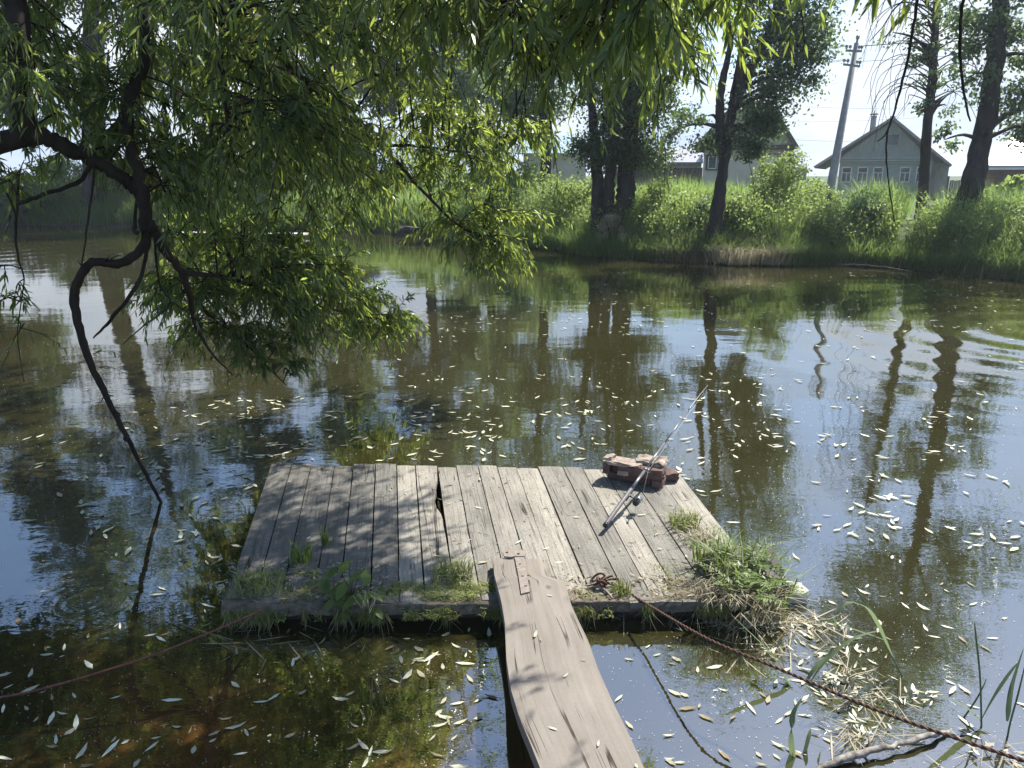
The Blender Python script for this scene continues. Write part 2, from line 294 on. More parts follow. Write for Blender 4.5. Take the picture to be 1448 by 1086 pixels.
class MB:
    """collects solids in world space and links them as one mesh"""
    def __init__(s): s.v, s.f, s.sm = [], [], []
    def add(s, vs, fs, smooth=False):
        b = len(s.v); s.v += [tuple(v) for v in vs]; s.f += [tuple(i + b for i in f) for f in fs]; s.sm += [smooth] * len(fs)
    def box(s, lo, hi, mat=None):
        x0, y0, z0 = lo; x1, y1, z1 = hi
        vs = [Vector(p) for p in ((x0, y0, z0), (x1, y0, z0), (x1, y1, z0), (x0, y1, z0), (x0, y0, z1), (x1, y0, z1), (x1, y1, z1), (x0, y1, z1))]
        if mat: vs = [mat @ v for v in vs]
        s.add(vs, [(0, 3, 2, 1), (4, 5, 6, 7), (0, 1, 5, 4), (1, 2, 6, 5), (2, 3, 7, 6), (3, 0, 4, 7)])
    def prism(s, poly, ext):
        """poly: world points (planar), ext: extrusion vector"""
        n = len(poly); a = [Vector(p) for p in poly]; b = [p + Vector(ext) for p in a]
        s.add(a + b, [tuple(range(n))[::-1], tuple(range(n, 2 * n))] + [(i, (i + 1) % n, (i + 1) % n + n, i + n) for i in range(n)])
    def tube(s, pts, rad, n=8, cap=True):
        pts = [Vector(p) for p in pts]; m = len(pts)
        rad = [rad] * m if isinstance(rad, (int, float)) else rad
        t0 = (pts[1] - pts[0]).normalized(); u = t0.orthogonal().normalized(); vs = []
        for i, p in enumerate(pts):
            t = ((pts[min(i + 1, m - 1)] - pts[max(i - 1, 0)]) or t0).normalized()
            u = (u - t * u.dot(t)).normalized(); w = t.cross(u)
            for k in range(n):
                a = 2 * math.pi * k / n; vs.append(p + (u * math.cos(a) + w * math.sin(a)) * rad[i])
        fs = [(i * n + k, i * n + (k + 1) % n, (i + 1) * n + (k + 1) % n, (i + 1) * n + k) for i in range(m - 1) for k in range(n)]
        if cap: fs += [tuple(range(n))[::-1], tuple(range((m - 1) * n, m * n))]
        s.add(vs, fs, True)
    def lathe(s, c, axis, prof, n=16):
        axis = Vector(axis).normalized(); s.tube([Vector(c) + axis * h for h, _ in prof], [max(r, 1e-4) for _, r in prof], n)
    def build(s, name, mat, parent=None, uv=False):
        me = bpy.data.meshes.new(name); me.from_pydata(s.v, [], s.f)
        me.polygons.foreach_set('use_smooth', s.sm); me.validate(); me.update()
        return link(name, me, mat, parent)

def spline(pts, rads, step=6):
    """Catmull-Rom through pts"""
    P = [Vector(p) for p in pts]; out, ro = [], []
    for i in range(len(P) - 1):
        a, b, c, d = P[max(i - 1, 0)], P[i], P[i + 1], P[min(i + 2, len(P) - 1)]
        for k in range(step):
            t = k / step
            out.append(0.5 * ((2 * b) + (c - a) * t + (2 * a - 5 * b + 4 * c - d) * t * t + (3 * b - a - 3 * c + d) * t ** 3))
            ro.append(rads[i] * (1 - t) + rads[i + 1] * t)
    out.append(P[-1]); ro.append(rads[-1]); return out, ro
def wob(pts, amp, seed=0):
    r = random.Random(seed); return [p + Vector((r.uniform(-1, 1), r.uniform(-1, 1), r.uniform(-1, 1))) * amp for p in pts]

def unit(a): return a / np.maximum(np.linalg.norm(a, axis=-1, keepdims=True), 1e-9)
def leaves6(P, D, S, L, Wd, droop):
    """bent lance-shaped leaves: 6 verts, 4 triangles each. P base, D direction, S side, L length, Wd half width"""
    n = len(P); L = np.broadcast_to(L, n)[:, None]; Wd = np.broadcast_to(Wd, n)[:, None]; droop = np.broadcast_to(droop, n)[:, None]
    dn = np.array([[0, 0, -1.0]]); nor = unit(np.cross(D, S))
    def c(t): return P + D * L * t + dn * droop * L * t * t
    V = np.stack([c(0), c(.35) + S * Wd + nor * Wd * .25, c(.35) - S * Wd + nor * Wd * .25, c(.7) + S * Wd * .75 + nor * Wd * .2, c(.7) - S * Wd * .75 + nor * Wd * .2, c(1.0)], 1)
    base = np.arange(n)[:, None, None] * 6
    T = (np.array([[0, 2, 1], [1, 2, 4], [1, 4, 3], [3, 4, 5]])[None] + base).reshape(-1, 3)
    return V.reshape(-1, 3), T
def leaves4(P, D, S, L, Wd):
    n = len(P); L = np.broadcast_to(L, n)[:, None]; Wd = np.broadcast_to(Wd, n)[:, None]
    V = np.stack([P, P + D * L * .5 + S * Wd, P + D * L, P + D * L * .5 - S * Wd], 1)
    return V.reshape(-1, 3), np.arange(n * 4).reshape(-1, 4)
def rand_dirs(n): return unit(rng.normal(size=(n, 3)))
def side_of(D):
    return unit(np.cross(D, rand_dirs(len(D))))

def blades(P, Hh, lean, wd, curve, bias=None):
    """grass blades, 5 verts: P root, Hh height, lean horizontal reach (fraction)"""
    n = len(P); a = rng.uniform(0, 2 * np.pi, n); d = np.stack([np.cos(a), np.sin(a), np.zeros(n)], 1)
    if bias is not None: d = unit(d + np.asarray(bias)[None])
    s = np.stack([-np.sin(a + rng.uniform(-.8, .8, n)), np.cos(a), np.zeros(n)], 1); s = unit(s)
    Hh = np.broadcast_to(Hh, n)[:, None]; lean = np.broadcast_to(lean, n)[:, None]; wd = np.broadcast_to(wd, n)[:, None]
    z = np.array([[0, 0, 1.0]])
    mid = P + z * Hh * .55 + d * Hh * lean * .3
    tip = P + z * Hh * (1 - curve * lean) + d * Hh * lean
    V = np.stack([P + s * wd, P - s * wd, mid - s * wd * .8, mid + s * wd * .8, tip], 1).reshape(-1, 3)
    b = np.arange(n)[:, None, None] * 5
    T = (np.array([[0, 1, 2], [0, 2, 3], [3, 2, 4]])[None] + b).reshape(-1, 3)
    return V, T

# ------------------------------------------------------------------ setting: terrain and water
far_px = [(-420, 316), (-200, 316), (0, 318), (140, 320), (260, 322), (430, 327), (545, 330), (600, 334), (660, 342), (760, 350), (830, 361), (930, 369), (1020, 372), (1110, 375), (1180, 374), (1260, 378), (1350, 386), (1448, 397), (1600, 415), (1800, 440)]
shore_far = [(at_z(x, y).x, at_z(x, y).y) for x, y in far_px]
poly = np.array(shore_far + [(16, 9), (12, 4), (7, 1.4), (0.5, 1.25), (-3.1, 1.3), (-3.9, 2.9), (-4.3, 4.5), (-7.5, 6.2), (-14, 11), (-26, 22)])
def pond_sd(X, Y):
    """signed distance to the shore line: >0 on land"""
    X = np.asarray(X, float); Y = np.asarray(Y, float); dmin = np.full(X.shape, 1e9); inside = np.zeros(X.shape, bool)
    n = len(poly)
    for i in range(n):
        ax, ay = poly[i]; bx, by = poly[(i + 1) % n]; ex, ey = bx - ax, by - ay
        t = np.clip(((X - ax) * ex + (Y - ay) * ey) / (ex * ex + ey * ey), 0, 1)
        dmin = np.minimum(dmin, np.hypot(X - ax - t * ex, Y - ay - t * ey))
        c = (ay > Y) != (by > Y)
        inside ^= c & (X < (bx - ax) * (Y - ay) / (by - ay + 1e-12) + ax)
    return np.where(inside, -dmin, dmin)
def ground_z(X, Y):
    X = np.asarray(X, float); Y = np.asarray(Y, float); sd = pond_sd(X, Y)
    sm = lambda t: np.clip(t, 0, 1) ** 2 * (3 - 2 * np.clip(t, 0, 1))
    far = np.clip((Y - 8) / 6, 0, 1)
    up = (0.25 + 0.40 * far) * sm(sd / 0.9) + 0.2 * far * sm((sd - 0.8) / 3)
    n = 0.06 * np.sin(X * 1.7 + Y * .6) * np.sin(Y * 1.3 - X * .4) + 0.04 * np.sin(X * 4.1) * np.sin(Y * 3.7)
    return np.where(sd > 0, up + n * sm(sd / 1.5), -0.9 * sm(-sd / 2.0)) - 0.02
def axis(lo, hi, d, out):
    a = list(np.arange(lo, hi + 1e-6, d)); s = d
    l, r = lo, hi; L, Rr = [], []
    while r < out:
        s *= 1.35; l -= s; r += s; L.append(l); Rr.append(r)
    return np.array(L[::-1] + a + Rr)
gx, gy = axis(-34, 24, 0.5, 900), axis(-4, 52, 0.5, 900)
GX, GY = np.meshgrid(gx, gy); GZ = ground_z(GX, GY)
nx, ny = len(gx), len(gy); idx = np.arange(nx * ny).reshape(ny, nx)
T = np.stack([idx[:-1, :-1], idx[:-1, 1:], idx[1:, 1:], idx[1:, :-1]], -1).reshape(-1, 4)
o = link('ground', np_mesh('ground', np.stack([GX, GY, GZ], -1), T, smooth=True), M['soil']); props(o, 'grassy banks around the pond', None, None, 'structure')
me = np_mesh('water', [(-48, -2, 0), (30, -2, 0), (30, 46, 0), (-48, 46, 0)], [[0, 1, 2, 3]])
props(link('water', me, M['water']), 'brown pond water reflecting trees and sky', None, None, 'structure')

# ------------------------------------------------------------------ wooden platform
DZ = 0.115
TL, TR, BR, BL = (at_z(x, y, DZ) for x, y in ((384, 655), (957, 664), (1100, 843), (318, 850)))
plat = empty('wooden_platform', ((TL + TR + BR + BL) / 4).xy.to_3d(), 'low grey plank platform standing in the pond, joined by a wide board', 'platform')
NP = 19
V, Tq, RN, UV = [], [], [], []
def deck_pt(u, v):  # u across 0..1, v 0 near .. 1 far
    return (BL * (1 - u) + BR * u) * (1 - v) + (TL * (1 - u) + TR * u) * v
wv = [random.uniform(0.82, 1.18) for _ in range(NP)]; tot = sum(wv); u0 = 0.0
for i in range(NP):
    u1 = u0 + wv[i] / tot; g_ = random.uniform(0.0005, 0.0013); n = 22
    z0 = random.uniform(-0.004, 0.004); ext = random.uniform(-0.012, 0.012); exn = random.uniform(-0.03, 0.02)
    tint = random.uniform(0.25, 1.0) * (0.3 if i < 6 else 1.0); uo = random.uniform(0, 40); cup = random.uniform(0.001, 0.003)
    b = len(V)
    for k in range(n + 1):
        v = exn + (1 + ext - exn) * k / n
        e0 = u0 + g_ + random.uniform(0, 0.0007); e1 = u1 - g_ - random.uniform(0, 0.0007)
        if i == 7:  # the rotted plank
            rot = math.exp(-((v - 0.62) / 0.22) ** 2); e1 -= (e1 - e0) * (0.07 * rot + random.uniform(0, 0.26) * rot)
        if i == 12 and v < 0.12: e0 += 0.004
        mid = (e0 + e1) / 2
        for j, (u, dz) in enumerate(((e0, -0.032), (e0, -cup), (mid, 0), (e1, -cup), (e1, -0.032))):
            q = deck_pt(u, v); q.z = DZ + z0 + dz + 0.0015 * math.sin(v * 9 + i); V.append(q[:])
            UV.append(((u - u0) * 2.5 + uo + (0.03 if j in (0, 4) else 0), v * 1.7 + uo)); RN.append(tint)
    for k in range(n):
        for j in range(4):
            a = b + k * 5 + j; Tq.append((a, a + 1, a + 6, a + 5)[::-1])
    for k in (0, n):
        a = b + k * 5; f = (a, a + 1, a + 3, a + 4); Tq.append(f if k == 0 else f[::-1])
    u0 = u1
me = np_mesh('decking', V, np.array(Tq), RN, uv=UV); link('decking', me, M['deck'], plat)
ax_ = (BR - BL).normalized(); bx_ = (TL - BL).normalized()
def bar(mb, a, b, w, h):
    a, b = Vector(a), Vector(b); d = (b - a); L = d.length; x = d.normalized(); y = Vector((0, 0, 1)).cross(x).normalized(); z = x.cross(y)
    mt = Matrix((x, y, z)).transposed().to_4x4(); mt.translation = a
    mb.box((0, -w / 2, -h / 2), (L, w / 2, h / 2), mt)
for v in (0.045, 0.5, 0.95):   # cross beams under the planks
    mb = MB(); a = deck_pt(0.01, v); b = deck_pt(0.99, v); a.z = b.z = DZ - 0.032 - 0.065; bar(mb, a, b, 0.10, 0.125); mb.build('beam', M['beam'], plat)
for u, v in ((0.05, 0.05), (0.95, 0.05), (0.05, 0.93), (0.95, 0.93), (0.5, 0.05)):
    mb = MB(); q = deck_pt(u, v); mb.tube([(q.x, q.y, -0.8), (q.x, q.y, DZ - 0.161)], 0.05, 10); mb.build('pile', M['beam'], plat)

# ------------------------------------------------------------------ gangplank
GZ0, GZ1 = DZ + 0.055, 0.34
lft = [(697, 789), (699, 812), (709, 850), (714, 880), (716, 930), (722, 972), (734, 1012), (748, 1045), (766, 1090), (800, 1180), (850, 1300), (930, 1480)]
rgt = [(772, 791), (777, 814), (800, 822), (806, 850), (816, 872), (832, 905), (846, 945), (866, 990), (886, 1030), (914, 1090), (960, 1180), (1030, 1300), (1130, 1480)]
def resample(pl, n):
    pl = [Vector(p) for p in pl]; y0, y1 = pl[0].y, pl[-1].y; o = []
    for k in range(n + 1):
        y = y0 + (y1 - y0) * (k / n) ** 1.25
        for a, b in zip(pl, pl[1:]):
            if a.y <= y <= b.y + 1e-6: o.append((a.x + (b.x - a.x) * (y - a.y) / max(b.y - a.y, 1e-6), y)); break
    return o
gp = empty('gangplank', at_z(800, 950, 0.0), 'long wide sun-bleached board with wavy edges leading to the platform', 'plank')
V, Tq, RN, UV = [], [], [], []; n = 60; Lp, Rp = resample(lft, n), resample(rgt, n); NC = 8
for k in range(n + 1):
    zt = GZ0 + (GZ1 - GZ0) * (k / n)
    a, b = at_z(*Lp[k], zt), at_z(*Rp[k], zt)
    for j in range(NC + 3):
        if j == 0: q = a.copy(); q.z -= 0.055; u = -0.05
        elif j == NC + 2: q = b.copy(); q.z -= 0.055; u = 0.4
        else:
            t = (j - 1) / NC; q = a.lerp(b, t); q.z += -0.004 * (abs(t - .5) * 2) ** 6; u = t * 0.33
        V.append(q[:]); UV.append((u, q.y)); RN.append(0.8)
w_ = NC + 3
for k in range(n):
    for j in range(w_ - 1): a = k * w_ + j; Tq.append((a, a + 1, a + w_ + 1, a + w_))
    Tq.append((k * w_ + w_ - 1, k * w_, (k + 1) * w_, (k + 1) * w_ + w_ - 1))
me = np_mesh('board', V, np.array(Tq), RN, uv=UV)
bm = bmesh.new(); bm.from_mesh(me)
bm.verts.ensure_lookup_table(); bm.faces.new([bm.verts[i] for i in range(w_ - 1, -1, -1)]); bm.faces.new([bm.verts[n * w_ + i] for i in range(w_)])
bmesh.ops.recalc_face_normals(bm, faces=bm.faces[:]); bm.to_mesh(me); bm.free()
link('board', me, M['gang'], gp)
# iron T-hinge screwed on the far end
def zg(y): return GZ0 + (GZ1 - GZ0) * max(0.0, ((y - 789) / (1480 - 789))) ** (1 / 1.25)
hz = lambda x, y: at_z(x, y, zg(y) + 0.002)
mb = MB()
mb.prism([hz(727, 786), hz(741, 786), hz(745, 812), hz(749, 838), hz(737, 841), hz(733, 815)][::-1], (0, 0, 0.006))
hinge = mb.build('hinge_strap', M['iron'], gp)
mb = MB(); zt = GZ0 + 0.003
pts = [(711, 783), (714, 778), (722, 777), (728, 781), (736, 781), (743, 778), (744, 784), (742, 789), (728, 789), (722, 790), (713, 789)]
mb.prism([at_z(x, y, zt) for x, y in pts][::-1], (0, 0, 0.010)); mb.build('hinge_plate', M['iron'], gp)
for x, y, dz in ((717, 781, .0135), (733, 783, .0135), (735, 798, .0085), (739, 815, .0085), (743, 829, .0085)):
    mb = MB(); c = at_z(x, y, (zt if dz > .01 else zg(y) + 0.002) + dz - 0.003); mb.lathe(c, (0, 0, 1), [(-0.002, .0075), (0.001, .0075), (0.0016, .005)], 12); mb.build('bolt_hole', M['hole'], gp)

# ------------------------------------------------------------------ bricks
bk = empty('broken_brick_block', at_z(895, 690, DZ), 'long broken red brick block with mortar on top, propping the fishing rod', 'brick')
A, B = at_z(851, 680, DZ), at_z(936, 693, DZ); dx = (B - A).normalized(); dy = Vector((-dx.y, dx.x, 0)); Lb = (B - A).length
mt = Matrix((dx, dy, Vector((0, 0, 1)))).transposed().to_4x4(); mt.translation = A + Vector((0, 0, 0.003))
def lump(mb, lo, hi, jit, cuts=3, seed=0, m=mt):
    b = bmesh.new(); bmesh.ops.create_cube(b, size=1.0); bmesh.ops.subdivide_edges(b, edges=b.edges[:], cuts=cuts, use_grid_fill=True)
    r = random.Random(seed); lo, hi = Vector(lo), Vector(hi); vs = []
    b.verts.ensure_lookup_table()
    for v in b.verts:
        p = Vector(((v.co.x + .5) * (hi.x - lo.x) + lo.x, (v.co.y + .5) * (hi.y - lo.y) + lo.y, (v.co.z + .5) * (hi.z - lo.z) + lo.z))
        e = sum(abs(c) > .49 for c in v.co)
        cen = (lo + hi) / 2; p = cen + (p - cen) * (1 - 0.035 * max(0, e - 1))
        p += Vector((r.uniform(-1, 1), r.uniform(-1, 1), r.uniform(-1, 1))) * jit; vs.append(m @ p)
    mb.add(vs, [tuple(v.index for v in f.verts) for f in b.faces]); b.free()
mb = MB()
lump(mb, (0.02, 0.045, 0), (Lb * .80, 0.125, 0.05), 0.004, 3, 1); lump(mb, (Lb * .82, 0.0, 0), (Lb, 0.125, 0.05), 0.003, 2, 2)
lump(mb, (0, 0.0, 0.048), (0.045, 0.13, 0.125), 0.003, 2, 3); lump(mb, (0.095, 0.004, 0.052), (Lb, 0.13, 0.118), 0.004, 4, 4)
lump(mb, (0.03, 0.05, 0.05), (0.11, 0.128, 0.118), 0.003, 2, 5); mb.build('brick', M['brick'], bk)
mb = MB(); lump(mb, (-0.002, 0.0, 0.116), (Lb * .62, 0.12, 0.134), 0.006, 4, 6); lump(mb, (0.0, 0.02, 0.126), (0.06, 0.11, 0.152), 0.008, 2, 7)
lump(mb, (Lb * .5, 0.07, 0.112), (Lb * .98, 0.2, 0.142), 0.010, 4, 8); lump(mb, (0.10, -0.004, 0.056), (0.17, 0.02, 0.085), 0.003, 2, 9); mb.build('mortar', M['mortar'], bk)
mb = MB(); S0 = at_z(939, 684, DZ); m2 = Matrix.Rotation(0.1, 4, 'Z'); m2.translation = S0 + Vector((0.0, 0.02, 0.002))
lump(mb, (0, 0, 0), (0.10, 0.10, 0.055), 0.006, 2, 12, m2); o = mb.build('brick_fragment', M['brick'], None); props(o, 'small dark broken lump lying at the right end of the long brick block', 'brick fragment')

# ------------------------------------------------------------------ fishing rod
rodE = empty('fishing_rod', at_z(868, 728, DZ), 'grey telescopic fishing rod with spinning reel leaning on the brick block', 'fishing rod')
P0 = at_z(857, 741, DZ + 0.045); P1 = at_z(914, 662, DZ + 0.165)
dr = (P1 - P0)
def proj(p):
    q = p - CAM; z = q.dot(FW); return W / 2 + F * q.x / z, H / 2 - F * q.dot(UP) / z
t = 1.0
while proj(P0 + dr * t)[0] < 1001 and t < 40: t += 0.02
Ltot = t; rp = lambda k: P0 + dr * k
mb = MB(); mb.tube([rp(0.0), rp(0.01), rp(0.58), rp(0.60)], [0.011, 0.0125, 0.0125, 0.010], 14); mb.build('handle', M['grip'], rodE)
mb = MB(); mb.tube([rp(-0.03), rp(0.005)], [0.0135, 0.0135], 14); mb.build('butt_cap', M['reel'], rodE)
mb = MB(); mb.tube([rp(0.595), rp(0.95)], [0.010, 0.0085], 12); mb.tube([rp(0.95), rp(1.0)], [0.0105, 0.0105], 12)
mb.tube([rp(1.0), rp(Ltot * .5)], [0.0075, 0.006], 10); mb.tube([rp(Ltot * .5), rp(Ltot * .75)], [0.005, 0.0042], 8)
sag = [rp(Ltot * (.75 + .25 * k / 8)) + Vector((0, 0, -0.02 * (k / 8) ** 2)) for k in range(9)]
mb.tube(sag, [0.0042 - 0.0018 * k / 8 for k in range(9)], 8); mb.build('blank', M['rod'], rodE)
dru = dr.normalized(); dn_ = (Vector((0, 0, -1)) - dru * Vector((0, 0, -1)).dot(dru)).normalized()
sd_ = dru.cross(dn_)
if sd_.x < 0: sd_ = -sd_
rdir = (dn_ * 0.45 + sd_ * 0.89).normalized()          # reel has rolled over to the right of the rod
rc = rp(0.50)
mb = MB(); mb.tube([rp(0.42) + rdir * .013, rp(0.60) + rdir * .013], 0.005, 8); mb.tube([rc + rdir * 0.012, rc + rdir * 0.035 + dru * .004, rc + rdir * 0.06], [0.005, 0.0045, 0.007], 8); 
mb.lathe(rc + rdir * 0.066 - dru * 0.035, dru, [(0, 0.010), (0.006, 0.018), (0.03, 0.02), (0.036, 0.014)], 14)
reel = mb.build('reel', M['reel'], rodE)
def sub(mb, name, mat): 
    o = mb.build(name, mat, reel); return o
mb = MB(); mb.lathe(rc + rdir * 0.066 + dru * 0.004, dru, [(0, 0.016), (0.003, 0.022), (0.006, 0.017), (0.022, 0.017), (0.025, 0.022), (0.029, 0.019), (0.034, 0.006)], 18); sub(mb, 'spool', M['silver'])
mb = MB(); c = rc + rdir * 0.066 + dru * 0.02; q2 = dru.cross(rdir)
mb.tube([c + (rdir * math.cos(a) + q2 * math.sin(a)) * 0.029 + dru * 0.010 * math.sin(a) for a in np.linspace(-0.4, 3.5, 16)], 0.0016, 6); sub(mb, 'bail', M['silver'])
mb = MB(); h0 = rc + rdir * 0.064 - dru * 0.02; mb.tube([h0, h0 - q2 * 0.03, h0 - q2 * 0.036 + dru * .01, h0 - q2 * 0.036 - dru * 0.03], [0.004, 0.0035, 0.003, 0.003], 8)
mb.tube([h0 - q2 * 0.036 - dru * 0.03, h0 - q2 * 0.062 - dru * 0.03], [0.006, 0.007], 10); sub(mb, 'crank', M['reel'])
for k in (0.98, Ltot * .5, Ltot * .75, Ltot * .92):
    mb = MB(); r_ = 0.012 if k < 1 else 0.007; c = rp(k) + rdir * (r_ + 0.008)
    mb.tube([c + (rdir * math.cos(a) + q2 * math.sin(a)) * r_ for a in np.linspace(0, 2 * math.pi, 15)], 0.0012, 6); mb.tube([rp(k) + rdir * .003, c - rdir * r_], 0.0014, 6); mb.build('guide_ring', M['silver'], rodE)
mb = MB(); ln = [rc + rdir * 0.085 + dru * 0.02] + [rp(k) + rdir * 0.018 for k in (0.98, Ltot * .5, Ltot * .75, Ltot * .92)]
mb.tube(ln, 0.0006, 5); mb.build('line', M['line'], rodE)

# ------------------------------------------------------------------ steel cables
def cable(name, pts, r, mat, label, twist=True, cat='cable'):
    p, _ = spline(pts, [r] * len(pts), 12); mb = MB()
    if twist:
        for s_ in range(2):
            q = []; L = 0.0
            fine = []
            for a, b in zip(p, p[1:]):
                for k in range(4): fine.append(a.lerp(b, k / 4))
            fine.append(p[-1])
            for i, a in enumerate(fine):
                if i: L += (a - fine[i - 1]).length
                t = (fine[min(i + 1, len(fine) - 1)] - fine[max(i - 1, 0)]).normalized(); u = t.orthogonal(); u = (Vector((0, 0, 1)) - t * t.z).normalized(); w = t.cross(u)
                an = L * 130 + s_ * math.pi; q.append(a + (u * math.cos(an) + w * math.sin(an)) * r * .5)
            mb.tube(q, r * .62, 6)
    else: mb.tube(p, r, 8)
    o = mb.build(name, mat); props(o, label, cat); return o
cable('steel_cable', [at_z(852, 822, DZ + .02), at_z(880, 832, DZ + .014), at_z(908, 850, DZ + .01), at_z(1000, 903, .25), at_z(1100, 945, .27), at_z(1250, 1008, .32), at_z(1448, 1076, .38), at_z(1640, 1140, .45), at_z(1900, 1250, .4)], 0.0062, M['rust'], 'dark twisted steel cable stretched from the platform over the right-hand water')
cable('red_rod', [at_z(372, 862, .19), at_z(300, 893, .17), at_z(200, 932, .14), at_z(60, 974, .10), at_z(-20, 990, .08), at_z(-160, 1020, .06)], 0.0048, M['redrust'], 'thin straight reddish rod slanting over the dark water left of the board', False, 'rod')
kn = empty('wire_knot', at_z(850, 822, DZ), 'rusty wire wound in a knot at the cable end on the platform', 'wire knot')
mb = MB()
def loopw(cx, cy, rx, ry, z, ph, tilt, n=18, turns=1.0):
    c = at_z(cx, cy, z); return [c + Vector((rx * math.cos(a), ry * math.sin(a), tilt * math.sin(a * 1.3 + ph))) for a in np.linspace(ph, ph + 2 * math.pi * turns, n)]
mb.tube(loopw(846, 820, .036, .03, DZ + .03, 0.3, .02, 22, 1.4), 0.0055, 6); mb.tube(loopw(862, 819, .04, .022, DZ + .026, 1.1, .014, 20), 0.005, 6)
mb.tube(loopw(851, 823, .022, .026, DZ + .03, 2.0, .02, 20, 1.6), 0.006, 6); mb.build('coil', M['rust'], kn)
mb = MB(); p, r_ = spline([at_z(830, 832, DZ + .006), at_z(845, 829, DZ + .016), at_z(857, 836, DZ + .012), at_z(866, 846, DZ + .008)], [.006, .007, .006, .004]); mb.tube(p, r_, 6)
p, r_ = spline([at_z(848, 822, DZ + .02), at_z(838, 826, DZ + .012), at_z(829, 828, DZ + .008)], [.005, .005, .004]); mb.tube(p, r_, 6); mb.build('wire_end', M['iron'], kn)

# ------------------------------------------------------------------ willow over the water
wil = empty('willow_tree', (-4.6, 3.6, 0.2), 'big leaning willow whose dark limbs and drooping narrow leaves hang over the pond', 'tree')
nodes = []
def limb(mb, pts, rads, step=7, seed=1, w=0.012, keep=True, n=9):
    p, r = spline(pts, rads, step); rr = random.Random(seed)
    q = [a + Vector((rr.uniform(-1, 1), rr.uniform(-1, 1), rr.uniform(-1, 1))) * min(w, r[i] * .35) for i, a in enumerate(p)]
    mb.tube(q, [x * rr.uniform(.93, 1.07) for x in r], n)
    if keep: nodes.extend(q)
PX = lambda *a: [at_D(x, y, D) for x, y, D in a]
tb = MB()
J = at_D(36, 192, 4.3)
limb(tb, [(-4.75, 3.45, -0.1), (-4.45, 3.65, 0.8), (-4.0, 3.95, 1.6), J], [.2, .12, .065, .055], w=.02)
limb(tb, [J] + PX((30, 90, 4.3), (22, 0, 4.4), (12, -120, 4.5), (60, -330, 4.9), (260, -560, 5.3)), [.062, .060, .058, .055, .05, .03])
limb(tb, [J] + PX((75, 197, 4.35), (130, 226, 4.45), (175, 252, 4.5), (199, 280, 4.5), (207, 325, 4.5)), [.052, .044, .04, .036, .034, .036])
limb(tb, PX((60, -330, 4.9), (190, -140, 4.8), (198, 0, 4.6), (204, 85, 4.55), (180, 145, 4.5), (184, 205, 4.5), (202, 265, 4.5), (208, 325, 4.5)), [.04, .035, .032, .03, .032, .03, .032, .036])
limb(tb, PX((60, -330, 4.9), (260, -190, 4.3), (303, -20, 4.1), (309, 60, 4.1), (318, 135, 4.2), (322, 200, 4.3)), [.035, .03, .024, .02, .014, .006])
limb(tb, PX((260, -190, 4.3), (325, -20, 4.2), (335, 85, 4.3)), [.025, .02, .006])
limb(tb, PX((260, -190, 4.3), (330, 0, 5.0), (480, 160, 5.4), (540, 205, 5.9), (590, 262, 6.4), (640, 312, 6.9), (690, 345, 7.2)), [.03, .026, .02, .017, .014, .011, .005])
limb(tb, PX((540, 205, 5.9), (600, 207, 6.1), (680, 215, 6.8), (745, 190, 7.2)), [.014, .011, .008, .004])
limb(tb, PX((12, -120, 4.5), (320, -260, 4.0), (640, -210, 3.3), (900, -150, 2.9), (1120, -115, 2.55), (1290, -90, 2.35), (1420, -60, 2.3)), [.045, .04, .032, .024, .016, .011, .006])
limb(tb, PX((640, -210, 3.3), (700, -30, 3.2), (740, 58, 3.3), (772, 112, 3.5)), [.02, .013, .009, .003])
limb(tb, PX((590, -215, 3.4), (760, -120, 4.2), (860, -70, 5.0), (930, -20, 5.4)), [.022, .018, .012, .006])
limb(tb, PX((212, 315, 4.5), (228, 345, 4.55), (252, 378, 4.65), (268, 415, 4.8), (276, 460, 4.9), (300, 500, 5.0), (330, 531, 5.0)), [.032, .028, .024, .019, .013, .007, .003])
limb(tb, PX((256, 385, 4.65), (330, 395, 5.2), (400, 420, 5.8), (480, 440, 6.4), (545, 455, 7.2)), [.018, .014, .012, .009, .004])
limb(tb, PX((265, 410, 4.8), (290, 440, 5.2), (340, 480, 5.5), (380, 520, 5.6), (405, 545, 5.6)), [.012, .010, .008, .006, .003])
for k, (px, d) in enumerate(((-40, 6.2), (150, 5.8), (330, 6.0), (500, 5.6), (640, 5.2))):   # overhead limbs of the crown
    limb(tb, PX((60, -330, 4.9), (px * .5 + 30, -470, d * .95), (px, -560 - 20 * k, d), (px * 1.15 + 40, -760, d + .6)), [.04, .03, .02, .008], seed=k + 20)
limb(tb, PX((260, -560, 5.3), (460, -620, 4.6), (640, -600, 4.0)), [.03, .02, .008], seed=33)
limb(tb, PX((12, -120, 4.5), (-160, -300, 3.7), (-330, -700, 3.0), (0, -1300, 2.6), (350, -1500, 2.4)), [.05, .04, .03, .02, .008], seed=34)
tb.build('trunk', M['bark'], wil)
bb = MB()   # the bare crooked branch that dips into the water, and dead side twigs
limb(bb, PX((208, 318, 4.5), (205, 342, 4.5), (191, 361, 4.48), (166, 373, 4.45), (131, 371, 4.42), (112, 394, 4.4), (105, 422, 4.4), (112, 462, 4.4), (126, 508, 4.42), (150, 560, 4.45), (176, 612, 4.48), (202, 662, 4.5)) + [at_z(229, 713, -.01), at_z(250, 740, -.12)], [.026, .027, .026, .026, .025, .025, .026, .024, .021, .018, .015, .012, .009, .006], step=6, keep=False, w=.003, n=12)
rr = random.Random(77)
